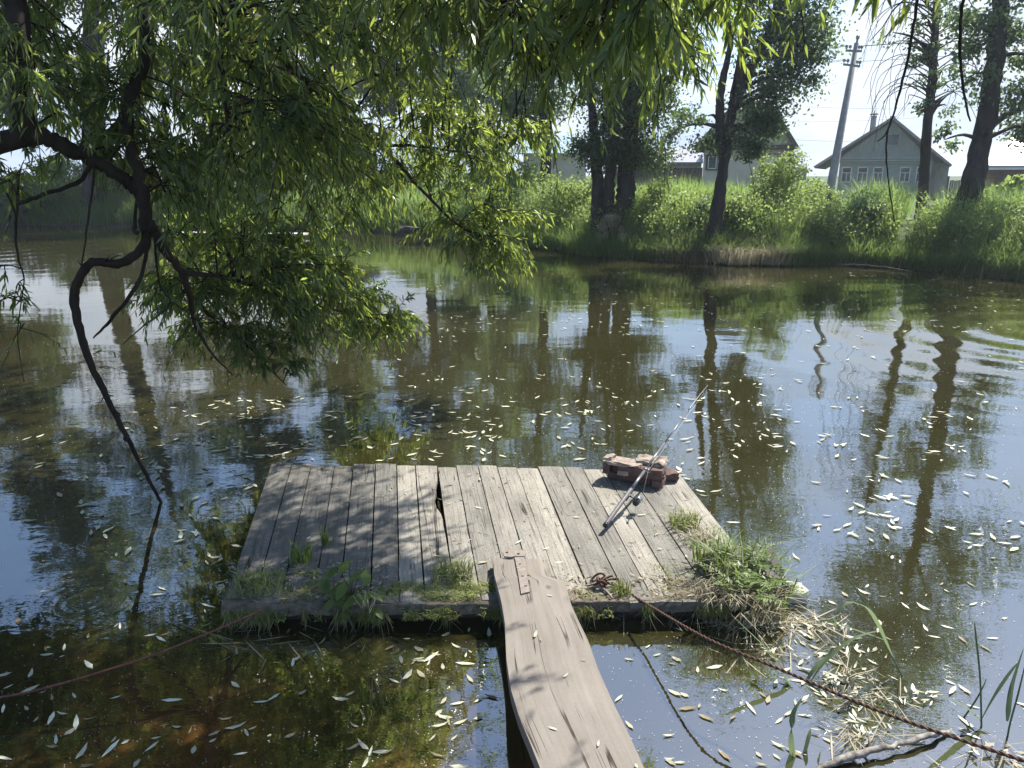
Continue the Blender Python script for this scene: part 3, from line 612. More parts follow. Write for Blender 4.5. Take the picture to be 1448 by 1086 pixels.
for k in range(16):
    px, py = rr.choice([(150, 372), (120, 384), (107, 412), (108, 445), (118, 485), (135, 528), (150, 560), (163, 586), (180, 620), (195, 650), (210, 680)]); a = at_D(px, py, 4.44); q = Vector((rr.uniform(-1, 1), rr.uniform(-1, 1), rr.uniform(-.6, .8))).normalized()
    if rr.random() < .6: bb.lathe(a + q * .004, q, [(0, .02), (.012, .017), (.02, .010), (.024, .003)], 8)
    else: ln_ = rr.uniform(.06, .16); bb.tube([a, a + q * ln_ * .5, a + q * ln_ + Vector((0, 0, -.02))], [.006, .004, .0015], 5)
bare = bb.build('bare_branch', M['bark'], wil); bare['label'] = 'bare crooked branch dipping into the water'
tw = MB()
limb(tw, PX((213, 330, 4.5), (196, 398, 4.5), (160, 448, 4.5), (132, 478, 4.5)), [.011, .012, .011, .004], keep=False)
limb(tw, PX((130, 228, 4.45), (112, 256, 4.4), (62, 275, 4.3), (25, 288, 4.3)), [.014, .012, .011, .012])
limb(tw, PX((25, 288, 4.3), (22, 330, 4.3), (27, 370, 4.3), (34, 395, 4.3), (28, 440, 4.3), (25, 480, 4.3), (34, 540, 4.3)), [.008, .007, .005, .004, .003, .003, .002])
limb(tw, PX((135, 215, 4.45), (130, 270, 4.4), (122, 330, 4.4), (115, 385, 4.4), (122, 405, 4.4)), [.006, .006, .005, .004, .002], keep=False)
limb(tw, PX((195, 265, 4.5), (190, 320, 4.55), (195, 330, 4.4)), [.004, .012, .012], keep=False)
limb(tw, PX((218, 330, 4.5), (225, 400, 4.6), (240, 430, 4.6), (198, 465, 4.5), (172, 488, 4.5)), [.008, .006, .005, .004, .002])
limb(tw, PX((280, 265, 4.5), (245, 285, 4.6), (220, 240, 4.5)), [.003, .006, .008], keep=False)
for k, pp in enumerate((((1290, -90, 2.35), (1297, -10, 2.35), (1286, 70, 2.35), (1272, 130, 2.35), (1255, 185, 2.35), (1240, 200, 2.35)), ((1390, -66, 2.3), (1362, 0, 2.3), (1358, 70, 2.3), (1362, 125, 2.3), (1372, 172, 2.3)))):
    limb(tw, PX(*pp), [.005, .0045, .004, .0036, .0022, .0014][:len(pp)], keep=False, seed=50 + k)
limb(tw, PX((1256, 180, 2.35), (1253, 215, 2.35), (1257, 262, 2.35), (1265, 314, 2.35)), [.0022, .0024, .002, .0014], keep=False, seed=53)
NODES = np.array([v[:] for v in nodes])

LV, LT, LR, nv = [], [], [], 0
def emit(V, T, r):
    global nv
    LV.append(V); LT.append(T + nv); LR.append(np.repeat(r, len(V) // len(r))); nv += len(V)
def spray(root, dirn, length, nleaf, ls, twig=True):
    """a drooping twig with narrow leaves on both sides"""
    root = np.asarray(root, float); d = np.asarray(dirn, float); d /= np.linalg.norm(d)
    t = np.linspace(0, 1, 7)[:, None]; pts = root + d * length * t + np.array([[0, 0, -1.0]]) * length * (.25 + .45 * rng.random()) * t * t
    pts[1:] += rng.normal(size=(6, 3)) * length * .02
    if twig: tw.tube([Vector(p) for p in pts], list(np.linspace(.0034, .0011, 7)), 4, False)
    s = np.sort(rng.uniform(.06, 1.0, nleaf)); k = np.minimum((s * 6).astype(int), 5); f = (s * 6 - k)[:, None]
    P = pts[k] * (1 - f) + pts[k + 1] * f; tg = unit(pts[k + 1] - pts[k])
    sd = unit(np.cross(tg, rand_dirs(nleaf))); D = unit(tg * rng.uniform(.35, 1.0, (nleaf, 1)) + sd * rng.uniform(.3, .9, (nleaf, 1)) + np.array([[0, 0, -1.0]]) * rng.uniform(.1, .75, (nleaf, 1)))
    L = ls * rng.uniform(.6, 1.15, nleaf) * (1 - .35 * s ** 3)
    V, T = leaves6(P, D, side_of(D), L, L * rng.uniform(.075, .11, nleaf), rng.uniform(.05, .3, nleaf))
    emit(V, T, np.clip(rng.normal(rng.normal(.45, .2), .16, nleaf), 0, 1))
def branchlet(A, B, r0):
    A, B = np.asarray(A), np.asarray(B); t = np.linspace(0, 1, 8)[:, None]; L = np.linalg.norm(B - A)
    mid = (A + B) / 2 + np.array([0, 0, .18 * L]) + rng.normal(size=3) * .06 * L
    P = A * (1 - t) ** 2 + mid * 2 * t * (1 - t) + B * t * t
    tw.tube([Vector(p) for p in P], list(np.linspace(r0, .0022, 8)), 5, False); return P
def clump(target, nb, ns, ls=.085, sl=.38, nl=22, r0=.008, flow=(0, 0, 0)):
    """target() gives world points inside the clump; nb branchlets with ns sprays each"""
    for _ in range(nb):
        B = np.asarray(target()); d = np.linalg.norm(NODES - B, axis=1); c = np.argsort(d)[:6]; A = NODES[rng.choice(c)]
        L = np.linalg.norm(B - A)
        if L > 1.6: A = B + (A - B) * 1.6 / L + np.array([0, 0, .1])
        P = branchlet(A, B, r0 * min(1, .4 + L))
        for _ in range(ns):
            k = rng.uniform(.35, 1.0) * 7; i = min(int(k), 6); q = P[i] * (1 - k + i) + P[i + 1] * (k - i)
            dd = unit(P[i + 1] - P[i]) * .7 + rng.normal(size=3) * .75 + np.asarray(flow); dd[2] = dd[2] * .5 - .15
            spray(q, dd, sl * rng.uniform(.6, 1.25), int(nl * rng.uniform(.7, 1.3)), ls)
def pxbox(x0, x1, y0, y1, d0, d1, test=None):
    def f():
        while True:
            x, y, D = rng.uniform(x0, x1), rng.uniform(y0, y1), rng.uniform(d0, d1)
            if test is None or test(x, y, D): return at_D(x, y, D)[:]
    return f
# main hanging mass
clump(pxbox(190, 600, -60, 230, 3.8, 6.2, lambda x, y, D: y < 250 - (x - 400) * .25), 74, 8, nl=26)
clump(pxbox(215, 560, 150, 330, 4.6, 6.4), 50, 8, sl=.33, nl=25)
clump(pxbox(420, 520, 340, 430, 5.8, 7.0), 16, 8, sl=.3)
clump(pxbox(225, 490, 300, 425, 5.0, 6.6, lambda x, y, D: y < 435 - abs(x - 340) * .3), 52, 8, sl=.3)
clump(pxbox(225, 460, 400, 475, 5.2, 6.2), 30, 7, sl=.25, ls=.075)
clump(pxbox(330, 440, 465, 510, 5.4, 5.8), 12, 6, sl=.2, ls=.07)
# bright outer sprays lit by the sun
clump(pxbox(470, 585, 400, 470, 6.6, 7.8, lambda x, y, D: abs(y - 440) < 42 - abs(x - 525) * .3), 18, 7, sl=.26, ls=.08, flow=(.12, 0, 0))
clump(pxbox(540, 580, 440, 470, 7.0, 7.4), 3, 6, sl=.25, ls=.085, flow=(.6, 0, 0))
clump(pxbox(610, 765, 160, 330, 6.9, 7.6, lambda x, y, D: x < 775 - (y - 160) * .1), 26, 8, sl=.32, ls=.09, flow=(.3, 0, 0))
clump(pxbox(650, 740, 310, 365, 6.6, 7.6), 14, 8, sl=.30, ls=.09, flow=(.4, 0, 0))
clump(pxbox(560, 680, 120, 260, 6.0, 7.2), 14, 8, sl=.32, ls=.09)
# upper middle, closer to the camera
clump(pxbox(540, 800, -70, 60, 3.0, 5.2), 25, 8, ls=.09)
clump(pxbox(700, 930, -70, 30, 2.7, 4.2), 17, 7, ls=.09, sl=.34)
clump(pxbox(810, 900, 10, 75, 2.6, 3.0), 6, 6, ls=.095, sl=.26)
clump(pxbox(930, 1040, -40, 50, 3.2, 4.2), 9, 7, ls=.085, sl=.28, flow=(.2, 0, 0))
clump(pxbox(940, 1010, 40, 95, 4.0, 5.0), 6, 7, ls=.085, sl=.28)
clump(pxbox(1040, 1075, -60, -10, 2.6, 3.0), 2, 5, ls=.08, sl=.25)
clump(pxbox(1250, 1280, -80, -55, 2.25, 2.35), 3, 5, ls=.08, sl=.10, nl=11)
clump(pxbox(1310, 1345, -40, -10, 2.3, 2.4), 2, 2, ls=.075, sl=.2, nl=7)
# left side, thinner with sky between
clump(pxbox(-60, 190, -80, 110, 4.0, 5.8), 34, 7, ls=.09)
clump(pxbox(40, 200, 90, 190, 4.4, 5.6), 16, 6, sl=.28)
clump(pxbox(120, 215, 150, 230, 4.6, 5.4), 6, 5, sl=.25)
clump(pxbox(-40, 70, 210, 265, 4.4, 5.2), 6, 5, sl=.25, ls=.075)
clump(pxbox(20, 30, 385, 430, 4.28, 4.34), 2, 3, sl=.16, ls=.07, nl=9)
clump(pxbox(10, 45, 440, 460, 4.28, 4.4), 1, 3, sl=.2, ls=.07, nl=10)
clump(pxbox(-60, 5, 370, 440, 4.1, 4.3), 3, 3, sl=.2, ls=.075, nl=10)
clump(pxbox(215, 260, 380, 440, 4.6, 4.8), 4, 4, sl=.2, ls=.07, nl=14)
for x, y, D in ((132, 500, 4.42), (140, 520, 4.44), (160, 560, 4.46), (165, 600, 4.47)):
    spray(at_D(x, y, D)[:], (rng.uniform(-1, 1), .3, .2), .14, 9, .05)
# crown above the frame: keeps the deck's left half and the near water in broken shade
def over(x0, x1, y0, y1, z0, z1, test, clr=1.95):
    def f():
        while True:
            p = np.array([rng.uniform(x0, x1), rng.uniform(y0, y1), rng.uniform(z0, z1)])
            h = p[2] - .15; gx, gy = p[0] - .527 * h, p[1] - .565 * h
            if p[2] > clr + .21 * p[1] and test(gx, gy, p): return p
    return f
rightlim = lambda gy: -.5 + (.30 if gy < 2.75 else 0) - .10 * max(0, gy - 3)
clump(over(-4.5, 2.0, 1.0, 7.0, 2.6, 4.2, lambda gx, gy, p: -2.4 < gx < rightlim(gy) and .9 < gy < 4.9), 85, 8, sl=.4)
clump(over(-1.5, 2.2, 2.0, 5.8, 2.6, 3.6, lambda gx, gy, p: -1.5 < gx < -.32 and 2.8 < gy < 4.5), 34, 7, sl=.34)
clump(over(-.5, 2.2, 1.5, 4.2, 2.5, 3.3, lambda gx, gy, p: -.2 < gx < .16 and 1.7 < gy < 2.6), 7, 5, sl=.3)
clump(over(-9, -1.5, 2.0, 9.0, 2.8, 6.0, lambda gx, gy, p: gx < -1.6 and 1.0 < gy < 6.0, 2.2), 90, 9, sl=.45)
clump(over(-7.5, -1.0, 4.0, 11.5, 3.0, 7.5, lambda gx, gy, p: p[0] > -.72 * p[1], 2.25), 330, 9, sl=.55, nl=24, ls=.13)
clump(over(-6.5, 3.2, .5, 9.0, 4.3, 6.6, lambda gx, gy, p: -5 < gx < rightlim(gy) - .12 and .2 < gy < 5.2 and p[1] < 7.5, 2.5), 75, 9, sl=.5, nl=26, ls=.12)
tw.build('twigs', M['bark'], wil)
link('crown', np_mesh('crown', np.concatenate(LV), np.concatenate(LT), np.concatenate(LR)), M['willow'], wil)
print('willow leaves', nv // 6)

# ------------------------------------------------------------------ far trees
def base_at(px, D):
    p = at_D(px, 300, D); p.z = float(ground_z(p.x, p.y)); return p
def far_tree(name, label, D, trunks, blobs, nleaf, leaf, mat, bark='bark_grey', limbs=6, group='trees on the far bank', seed=0, sparse=0.0):
    """trunks: list of (pixel polyline, radii); blobs: (px, py, rx, ry, weight) ellipsoids in the plane of the tree, metres for radii"""
    rr = random.Random(seed + 100); b0 = base_at(trunks[0][0][0][0], D)
    e = empty(name, b0, label, 'tree', group); mb = MB(); top = []
    for pl, rad in trunks:
        pts = [at_D(x, y, D + rr.uniform(-.15, .15)) for x, y in pl]; g = base_at(pl[0][0], D)
        if pl[0][1] > 250 and pts[0].z > g.z - .3: pts = [Vector((pts[0].x, pts[0].y, g.z - .3))] + pts; rad = [rad[0] * 1.15] + list(rad)
        p, r = spline(pts, rad, 6); mb.tube([q + Vector((rr.uniform(-1, 1), rr.uniform(-1, 1), 0)) * r[i] * .14 for i, q in enumerate(p)], [x * rr.uniform(.94, 1.06) for x in r], 10); top += p[len(p) // 3:]
    Vs, Ts, Rs, n0 = [], [], [], 0; wsum = sum(b[4] for b in blobs)
    for px, py, rx, ry, w in blobs:
        c = at_D(px, py, D); n = int(nleaf * w / wsum)
        # a limb out to the blob, then leafy tufts
        near = sorted(top, key=lambda q: (q - c).length + (1.5 if q.z > c.z else 0))[:3]
        for k in range(max(1, int(limbs * w / wsum * len(blobs) / 2))):
            a = rr.choice(near); tip = c + Vector((rr.gauss(0, .45) * rx, rr.gauss(0, .45) * rx, rr.gauss(0, .4) * ry))
            mid = (a + tip) / 2 + Vector((0, 0, .12 * (tip - a).length)); p, r = spline([a, mid, tip], [.06, .035, .01], 4); mb.tube(p, r, 5, False)
        nt_ = max(6, n // 70); tc_ = np.array(c[:]) + unit(rng.normal(size=(nt_, 3))) * (rng.uniform(.12, 1.0, (nt_, 1)) ** .55) * np.array([[rx, rx * .9, ry]])
        which = rng.integers(0, nt_, n); sz = rng.uniform(.22, .5, nt_)[which][:, None] * min(1.0, rx)
        P = tc_[which] + rng.normal(size=(n, 3)) * sz * np.array([[.75, .75, .55]])
        Dd = unit(rng.normal(size=(n, 3)) + np.array([[0, 0, -.5]])); L = leaf * rng.uniform(.6, 1.3, n)
        V, T = leaves4(P, Dd, side_of(Dd), L, L * .32); Vs.append(V); Ts.append(T + n0); n0 += len(V)
        Rs.append(np.repeat(np.clip(rng.normal(.45, .15, nt_)[which] + rng.normal(0, .12, n), 0, 1), 4))
    mb.build('trunk', M[bark], e)
    link('crown', np_mesh('crown', np.concatenate(Vs), np.concatenate(Ts), np.concatenate(Rs)), M[mat], e)
    return e
# leaning black tree on the right
far_tree('leaning_tree', 'dark leaning tree with a thick trunk, before the brown house', 18.2,
    [([(1368, 300), (1374, 262), (1386, 210), (1399, 140), (1408, 80), (1416, 0), (1428, -110), (1440, -260), (1446, -420)], [.32, .25, .22, .20, .185, .17, .15, .10, .05]),
     ([(1392, 190), (1412, 170), (1450, 150), (1500, 120)], [.09, .07, .05, .02])],
    [(1430, -200, 1.7, 1.5, 1.5), (1380, -330, 1.6, 1.4, 1.4), (1500, -330, 1.8, 1.6, 1.6), (1440, -480, 1.8, 1.3, 1.5), (1350, -170, 1.0, .8, .6), (1520, -120, 1.4, 1.1, 1.1),
     (1378, 95, .50, .9, .32), (1362, 40, .6, .5, .3), (1440, 150, .55, .5, .35), (1450, 70, .5, .6, .3), (1460, 190, .6, .25, .25), (1425, 20, .5, .5, .25), (1338, 195, .25, .3, .07)], 30000, .10, 'poplar', seed=1)
# thin half-dead tree
t_ = far_tree('sparse_tree', 'thin half-bare tree with drooping twigs in front of the green house', 21.5,
    [([(1304, 290), (1308, 230), (1312, 170), (1318, 110), (1322, 50), (1325, -10), (1334, -90)], [.16, .13, .12, .10, .09, .07, .03])],
    [(1322, 30, .55, .6, .4), (1305, 75, .35, .4, .45), (1330, -80, .7, .7, .5), (1300, 150, .3, .25, .2), (1322, 110, .35, .3, .3), (1270, 60, .5, .4, .1), (1338, 150, .3, .4, .14)], 1900, .085, 'poplar', seed=2, limbs=14)
mb = MB(); rr = random.Random(5)
for k in range(70):   # long bare twigs hanging from it
    a = at_D(1319 + rr.uniform(-6, 8), rr.uniform(-40, 150), 21.5); s = rr.choice((-1, -1, 1)); ln_ = rr.uniform(.5, 1.7)
    p, r = spline([a, a + Vector((s * ln_ * .5, rr.uniform(-.4, .4), ln_ * .28)), a + Vector((s * ln_ * .9, rr.uniform(-.6, .6), .0)), a + Vector((s * ln_, rr.uniform(-.6, .6), -ln_ * .75))], [.02, .013, .008, .004], 5); mb.tube(p, r, 4, False)
mb.build('twigs', M['bark_grey'], t_)
# big double-stemmed tree
far_tree('twin_stem_tree', 'large dark tree with two dark stems leaning right beside the cream house', 18.6,
    [([(1014, 300), (1022, 240), (1030, 190), (1038, 140), (1047, 90), (1058, 30), (1066, -60), (1074, -200), (1080, -380)], [.17, .125, .115, .11, .105, .1, .09, .07, .04]),
     ([(1024, 232), (1020, 205), (1018, 175), (1018, 140), (1026, 95), (1040, 30)], [.10, .11, .11, .10, .08, .04]),
     ([(1036, 150), (1062, 95), (1090, 40), (1110, -40), (1130, -140)], [.13, .11, .1, .08, .03])],
    [(1100, 60, .95, .85, 1.2), (1140, 20, .8, .8, 1.0), (1085, 140, .75, .45, .7), (1120, 110, .6, .45, .5), (1150, 70, .45, .45, .35), (1060, -30, 1.2, 1.0, 1.3), (1150, -60, 1.0, .9, 1.1), (1100, -170, 1.6, 1.2, 1.6), (1060, -300, 1.7, 1.3, 1.6), (1130, -410, 1.4, 1.1, 1.2), (1010, -170, 1.0, .9, .8),
     (1060, 185, .55, .4, .5), (975, 165, .45, .25, .16), (1000, 205, .45, .2, .18), (950, 185, .3, .2, .1), (1085, 172, .35, .25, .2), (1064, 210, .3, .25, .25)], 38000, .085, 'poplar', seed=3)
# dark three-stemmed clump left of it
far_tree('dark_tree', 'dense dark tree with three stems on the bank, left of the long metal shed roof', 20.5,
    [([(846, 292), (845, 255), (842, 210), (838, 150), (834, 60)], [.2, .16, .14, .11, .05]), ([(860, 292), (862, 255), (868, 210), (872, 150), (880, 40)], [.18, .14, .13, .1, .04]), ([(884, 285), (886, 255), (890, 190), (896, 100), (900, -20)], [.26, .24, .22, .17, .06])],
    [(880, 170, .85, .7, 1.5), (900, 120, .9, .7, 1.3), (850, 215, .75, .35, .8), (915, 220, .7, .38, .8), (880, 225, .7, .35, .8), (825, 205, .45, .2, .25), (940, 150, .45, .4, .3), (890, 40, 1.3, 1.0, 1.6), (880, -90, 1.3, 1.1, 1.5), (895, -220, 1.1, 1.0, 1.2), (840, 120, .45, .5, .4), (930, 60, .6, .6, .5)], 34000, .085, 'oak', seed=4)
far_tree('slim_tree', 'slim straight tree seen above the bright willow sprays, left of the dark three-stemmed tree', 27.0,
    [([(772, 265), (771, 170), (769, 90), (768, 0), (770, -130)], [.2, .17, .15, .12, .05])],
    [(780, 140, 1.0, .6, .6), (750, 90, 1.0, .9, .8), (790, 70, 1.2, 1.0, 1.0), (770, -40, 1.6, 1.4, 1.4), (765, -160, 1.2, 1.1, 1.0), (735, 150, .7, .4, .3)], 16000, .12, 'poplar', seed=5)
far_tree('thick_trunk_tree', 'tree with a thick straight grey trunk on the far left bank behind the willow', 33.0,
    [([(134, 300), (134, 230), (133, 160), (132, 60), (134, -60), (130, -200)], [.52, .44, .42, .4, .3, .1])],
    [(130, 0, 2.6, 1.8, 1.5), (60, 90, 1.6, .9, .6), (190, 110, 1.5, .9, .6), (130, -120, 3.0, 2.2, 2.0), (60, -60, 2.0, 1.5, 1.0), (210, -30, 2.0, 1.6, 1.0), (140, -280, 2.4, 2.0, 1.4)], 20000, .15, 'oak', seed=6)
for i, (x, D, hh, wd, mat, lab) in enumerate(((-60, 36, 60, 2.4, 'oak', 'dark round-crowned tree at the far left edge of the far bank'), (300, 40, 20, 2.6, 'poplar', 'grey-green tree behind the willow curtain, above the pale jetty'),
        (455, 42, 35, 2.6, 'bush', 'light green tree behind the densest part of the willow'), (600, 39, 40, 2.5, 'poplar', 'grey-green tree behind the willow, above the mud bank'), (690, 44, 70, 2.4, 'bush', 'light green tree behind the bright willow sprays'))):
    k = D / 36
    far_tree('bank_tree', lab, D, [([(x, 290), (x + 3, 200), (x + 5, 100), (x + 8, -20)], [.32, .27, .22, .08])],
        [(x, hh, wd, 1.7, 1.5), (x - 45, hh + 80, wd * .7, 1.2, .8), (x + 45, hh + 70, wd * .7, 1.2, .8), (x + 5, hh - 100, wd, 1.8, 1.4), (x - 20, hh - 230, wd * 1.1, 2.0, 1.4), (x + 30, hh - 330, wd * 1.1, 2.0, 1.3), (x, hh - 460, wd * .9, 1.8, 1.0)], 26000, .27, mat, seed=20 + i)

# unseen tall tree, added on the left bank to darken the water reflection
g_ = Vector((-11.5, 9.3, float(ground_z(-11.5, 9.3)))); e = empty('reflection_tree', g_, 'unseen spreading willow added on the left shore to darken the mirrored sky', 'tree'); mb = MB()
p, r = spline([g_ - Vector((0, 0, .3)), g_ + Vector((.6, .6, 2.5)), g_ + Vector((1.6, 1.4, 5)), g_ + Vector((2.6, 2.4, 8)), g_ + Vector((3.4, 3, 11))], [.42, .34, .27, .18, .06]); mb.tube(p, r, 10)
cs = [(-10, 11, 8, 2.2), (-8, 13, 9, 2.4), (-6.5, 11.5, 8.2, 1.7), (-9, 14, 12, 2.6), (-6.5, 14.5, 10.5, 2.2), (-11, 13, 10, 2.2), (-4.6, 13.5, 9.0, 1.7), (-12, 10, 8.5, 2.0), (-3.4, 15.0, 10.5, 1.6), (-5.2, 8.6, 6.3, 1.3), (-7.2, 9.6, 7.2, 1.5), (-8.4, 11, 6.6, 1.4), (-6.2, 12.5, 7.4, 1.4)]
P = []
for cx, cy, cz, cr_ in cs:
    q, r = spline([p[12], (p[14] + Vector((cx, cy, cz))) / 2 + Vector((0, 0, .6)), Vector((cx, cy, cz))], [.12, .08, .02], 5); mb.tube(q, r, 6, False)
    k = int(4000 * cr_); tcn = np.array([cx, cy, cz]) + unit(rng.normal(size=(k // 40, 3))) * np.array([[cr_, cr_, cr_ * .8]]) * rng.uniform(.2, 1, (k // 40, 1)) ** .5
    P.append(tcn[rng.integers(0, len(tcn), k)] + rng.normal(size=(k, 3)) * .28)
P = np.concatenate(P); Dd = unit(rng.normal(size=P.shape) + np.array([[0, 0, -.8]])); L = rng.uniform(.14, .28, len(P)); V, T = leaves4(P, Dd, side_of(Dd), L, L * .22)
mb.build('trunk', M['bark_grey'], e); link('crown', np_mesh('crown', V, T, np.repeat(np.clip(rng.normal(.45, .2, len(P)), 0, 1), 4)), M['oak'], e)

# ------------------------------------------------------------------ shrubs
def shrub(name, label, px, D, hgt, rad, n, leaf, mat, group='shrubs on the far bank', cat='shrub', lobes=7, z0=None):
    b = base_at(px, D); e = empty(name, b, label, cat, group); mb = MB(); rr = random.Random(int(px * 7 + D))
    for k in range(6):
        a = rr.uniform(0, 6.28); t = Vector((math.cos(a) * rad * .6, math.sin(a) * rad * .6, hgt * rr.uniform(.6, .95)))
        p, r = spline([b + Vector((0, 0, -.1)), b + t * .5 + Vector((0, 0, .1)), b + t], [.02, .014, .005], 4); mb.tube(p, r, 5, False)
    mb.build('stem', M['bark_grey'], e)
    lc = np.stack([rng.uniform(-.7, .7, lobes) * rad, rng.uniform(-.7, .7, lobes) * rad, rng.uniform(.25, .8, lobes) * hgt], 1); lc[0] = (0, 0, hgt * .72)
    nt_ = max(lobes, n // 60); w = rng.integers(0, lobes, nt_); tcn = lc[w] + unit(rng.normal(size=(nt_, 3))) * np.array([[.5 * rad, .5 * rad, .27 * hgt]]) * rng.uniform(.2, 1, (nt_, 1)) ** .5
    wh = rng.integers(0, nt_, n); P = np.array(b[:]) + tcn[wh] + rng.normal(size=(n, 3)) * .12 * min(1, rad); P[:, 2] = np.maximum(P[:, 2], b.z + .03)
    Dd = unit(rng.normal(size=(n, 3)) + np.array([[0, 0, .3]])); L = leaf * rng.uniform(.6, 1.3, n); V, T = leaves4(P, Dd, side_of(Dd), L, L * .3)
    link('foliage', np_mesh('foliage', V, T, np.repeat(np.clip(rng.normal(.5, .18, nt_)[wh] + rng.normal(0, .1, n), 0, 1), 4)), M[mat], e); return e
shrub('sunlit_shrub', 'tall bright green shrub against the right half of the cream house', 1078, 20.0, 1.75, .8, 6500, .075, 'bush')
shrub('sunlit_shrub', 'bright bushy shrub on the bank just right of the twin-stemmed tree', 1050, 18.9, .9, .75, 5000, .075, 'bush')
shrub('sunlit_shrub', 'rounded yellow-green shrub below the foot of the concrete pole', 1158, 24.0, 1.0, .7, 5200, .08, 'bush')
shrub('sunlit_shrub', 'dense green shrub between the cream house and the concrete pole', 1120, 21.0, .95, .9, 6500, .075, 'bush')
shrub('sunlit_shrub', 'wide bright shrub on the bank below the left windows of the green house', 1175, 18.6, .8, .8, 6000, .07, 'bush')
shrub('bank_shrub', 'dark shrub among the grass below the middle of the green house', 1228, 19.0, .75, .6, 3200, .07, 'poplar')
shrub('bank_shrub', 'dark weedy shrub at the foot of the twin-stemmed tree', 1005, 19.6, .9, .6, 3000, .07, 'poplar')
shrub('bank_shrub', 'large-leaved yellow-green bush in front of the brown house', 1428, 20.5, 1.15, .42, 900, .15, 'bush')
shrub('bank_shrub', 'small pale bush at the right foot of the leaning tree', 1398, 20.2, 1.0, .45, 1400, .09, 'bush')
shrub('bank_shrub', 'pale shrub right of the three dark stems, before the brown fence', 935, 20.5, 1.25, .7, 3000, .08, 'bush')
shrub('bank_shrub', 'pale flowering weed bush at the foot of the three dark stems', 868, 19.9, 1.0, .4, 1500, .05, 'straw')
shrub('bank_shrub', 'green bush just left of the three dark stems', 812, 22.5, 1.35, .9, 4500, .08, 'bush')
for i, (x, D, h_, w_2, mt_, lb) in enumerate(((30, 33, 2.0, 1.6, 'oak', 'dark leafy bush at the left edge of the far bank'), (100, 34, 2.0, 1.6, 'bush', 'lighter bush just left of the thick grey trunk'), (185, 33, 1.9, 1.5, 'oak', 'dark bush just right of the thick grey trunk'),
        (250, 31, 2.1, 1.5, 'bush', 'sunlit yellow-green bush behind the left end of the jetty'), (330, 33, 2.2, 1.8, 'bush', 'bright bush behind the middle of the jetty'), (410, 32, 2.4, 1.8, 'oak', 'dark bush behind the right end of the jetty'),
        (500, 36, 2.1, 2.0, 'bush', 'wide bush seen through the lower willow leaves'), (590, 33, 2.0, 1.7, 'bush', 'sunlit bush above the mud bank'), (670, 29, 1.9, 1.5, 'bush', 'sunlit bush directly behind the bright willow sprays'), (745, 26, 1.6, 1.2, 'bush', 'bush at the right edge of the bright willow sprays'))):
    shrub('bank_bush', lb, x, D, h_, w_2, 6500, .12, mt_, 'bushes along the left far bank')

# ------------------------------------------------------------------ bank grass
def shore_points(n, off0, off1, i0=0, i1=None):
    sp = np.array(shore_far[i0:i1]); seg = np.linalg.norm(np.diff(sp, axis=0), axis=1); cum = np.r_[0, np.cumsum(seg)]
    # favour the near (right) end so blades stay dense in the picture
    u = rng.random(n) * cum[-1]; k = np.clip(np.searchsorted(cum, u) - 1, 0, len(seg) - 1); f = ((u - cum[k]) / seg[k])[:, None]
    p = sp[k] * (1 - f) + sp[k + 1] * f; t = (sp[k + 1] - sp[k]) / seg[k][:, None]; nrm = np.stack([-t[:, 1], t[:, 0]], 1)
    return p + nrm * rng.uniform(off0, off1, (n, 1)), nrm
def noise2(P, s, ph=0.0):
    x, y = P[:, 0] * s + ph, P[:, 1] * s - ph
    return (np.sin(x * 1.3 + 1.7 * np.sin(y * .9)) + np.sin(y * 1.7 - 1.1 * np.sin(x * 1.1 + 2)) + np.sin((x + y) * 2.3 + np.sin(x * 2.1))) / 3
GV, GT, GR, g0 = [], [], [], 0
def grass(n, off0, off1, h0, h1, wd, i0=0, i1=None, lean=(.15, .6), bias=None, rm=.5):
    global g0
    p, nr = shore_points(n, off0, off1, i0, i1); nz_ = noise2(p, 1.1) * .5 + noise2(p, 3.1, 2.0) * .3
    h = (rng.uniform(h0, h1, n)) * (1 + .38 * nz_); P = np.column_stack([p, ground_z(p[:, 0], p[:, 1]) - .04])
    V, T = blades(P, h, rng.uniform(*lean, n), wd * rng.uniform(.6, 1.3, n), .35, bias)
    GV.append(V); GT.append(T + g0); g0 += len(V); GR.append(np.repeat(np.clip(rm + .25 * noise2(p, .8, 5.0) + rng.normal(0, .15, n), 0, 1), 5))
grass(62000, .02, 2.2, .35, .85, .006, 8, None)
grass(36000, 1.2, 4.5, .5, 1.3, .007, 8, None, rm=.62)
grass(15000, 4.0, 12, .4, .8, .010, 8, None, rm=.7)
grass(40000, .02, 3.0, .5, 1.1, .011, 1, 9)
grass(16000, 2.5, 9, .5, 1.1, .014, 1, 9, rm=.7)
grass(14000, -.12, .35, .35, .8, .006, 8, None, lean=(.5, 1.0), bias=(.1, -1.2, 0), rm=.35)
props(link('bank_grass', np_mesh('bank_grass', np.concatenate(GV), np.concatenate(GT), np.concatenate(GR)), M['grass']), 'tall green grass and weeds covering the far bank', None, None, 'stuff')
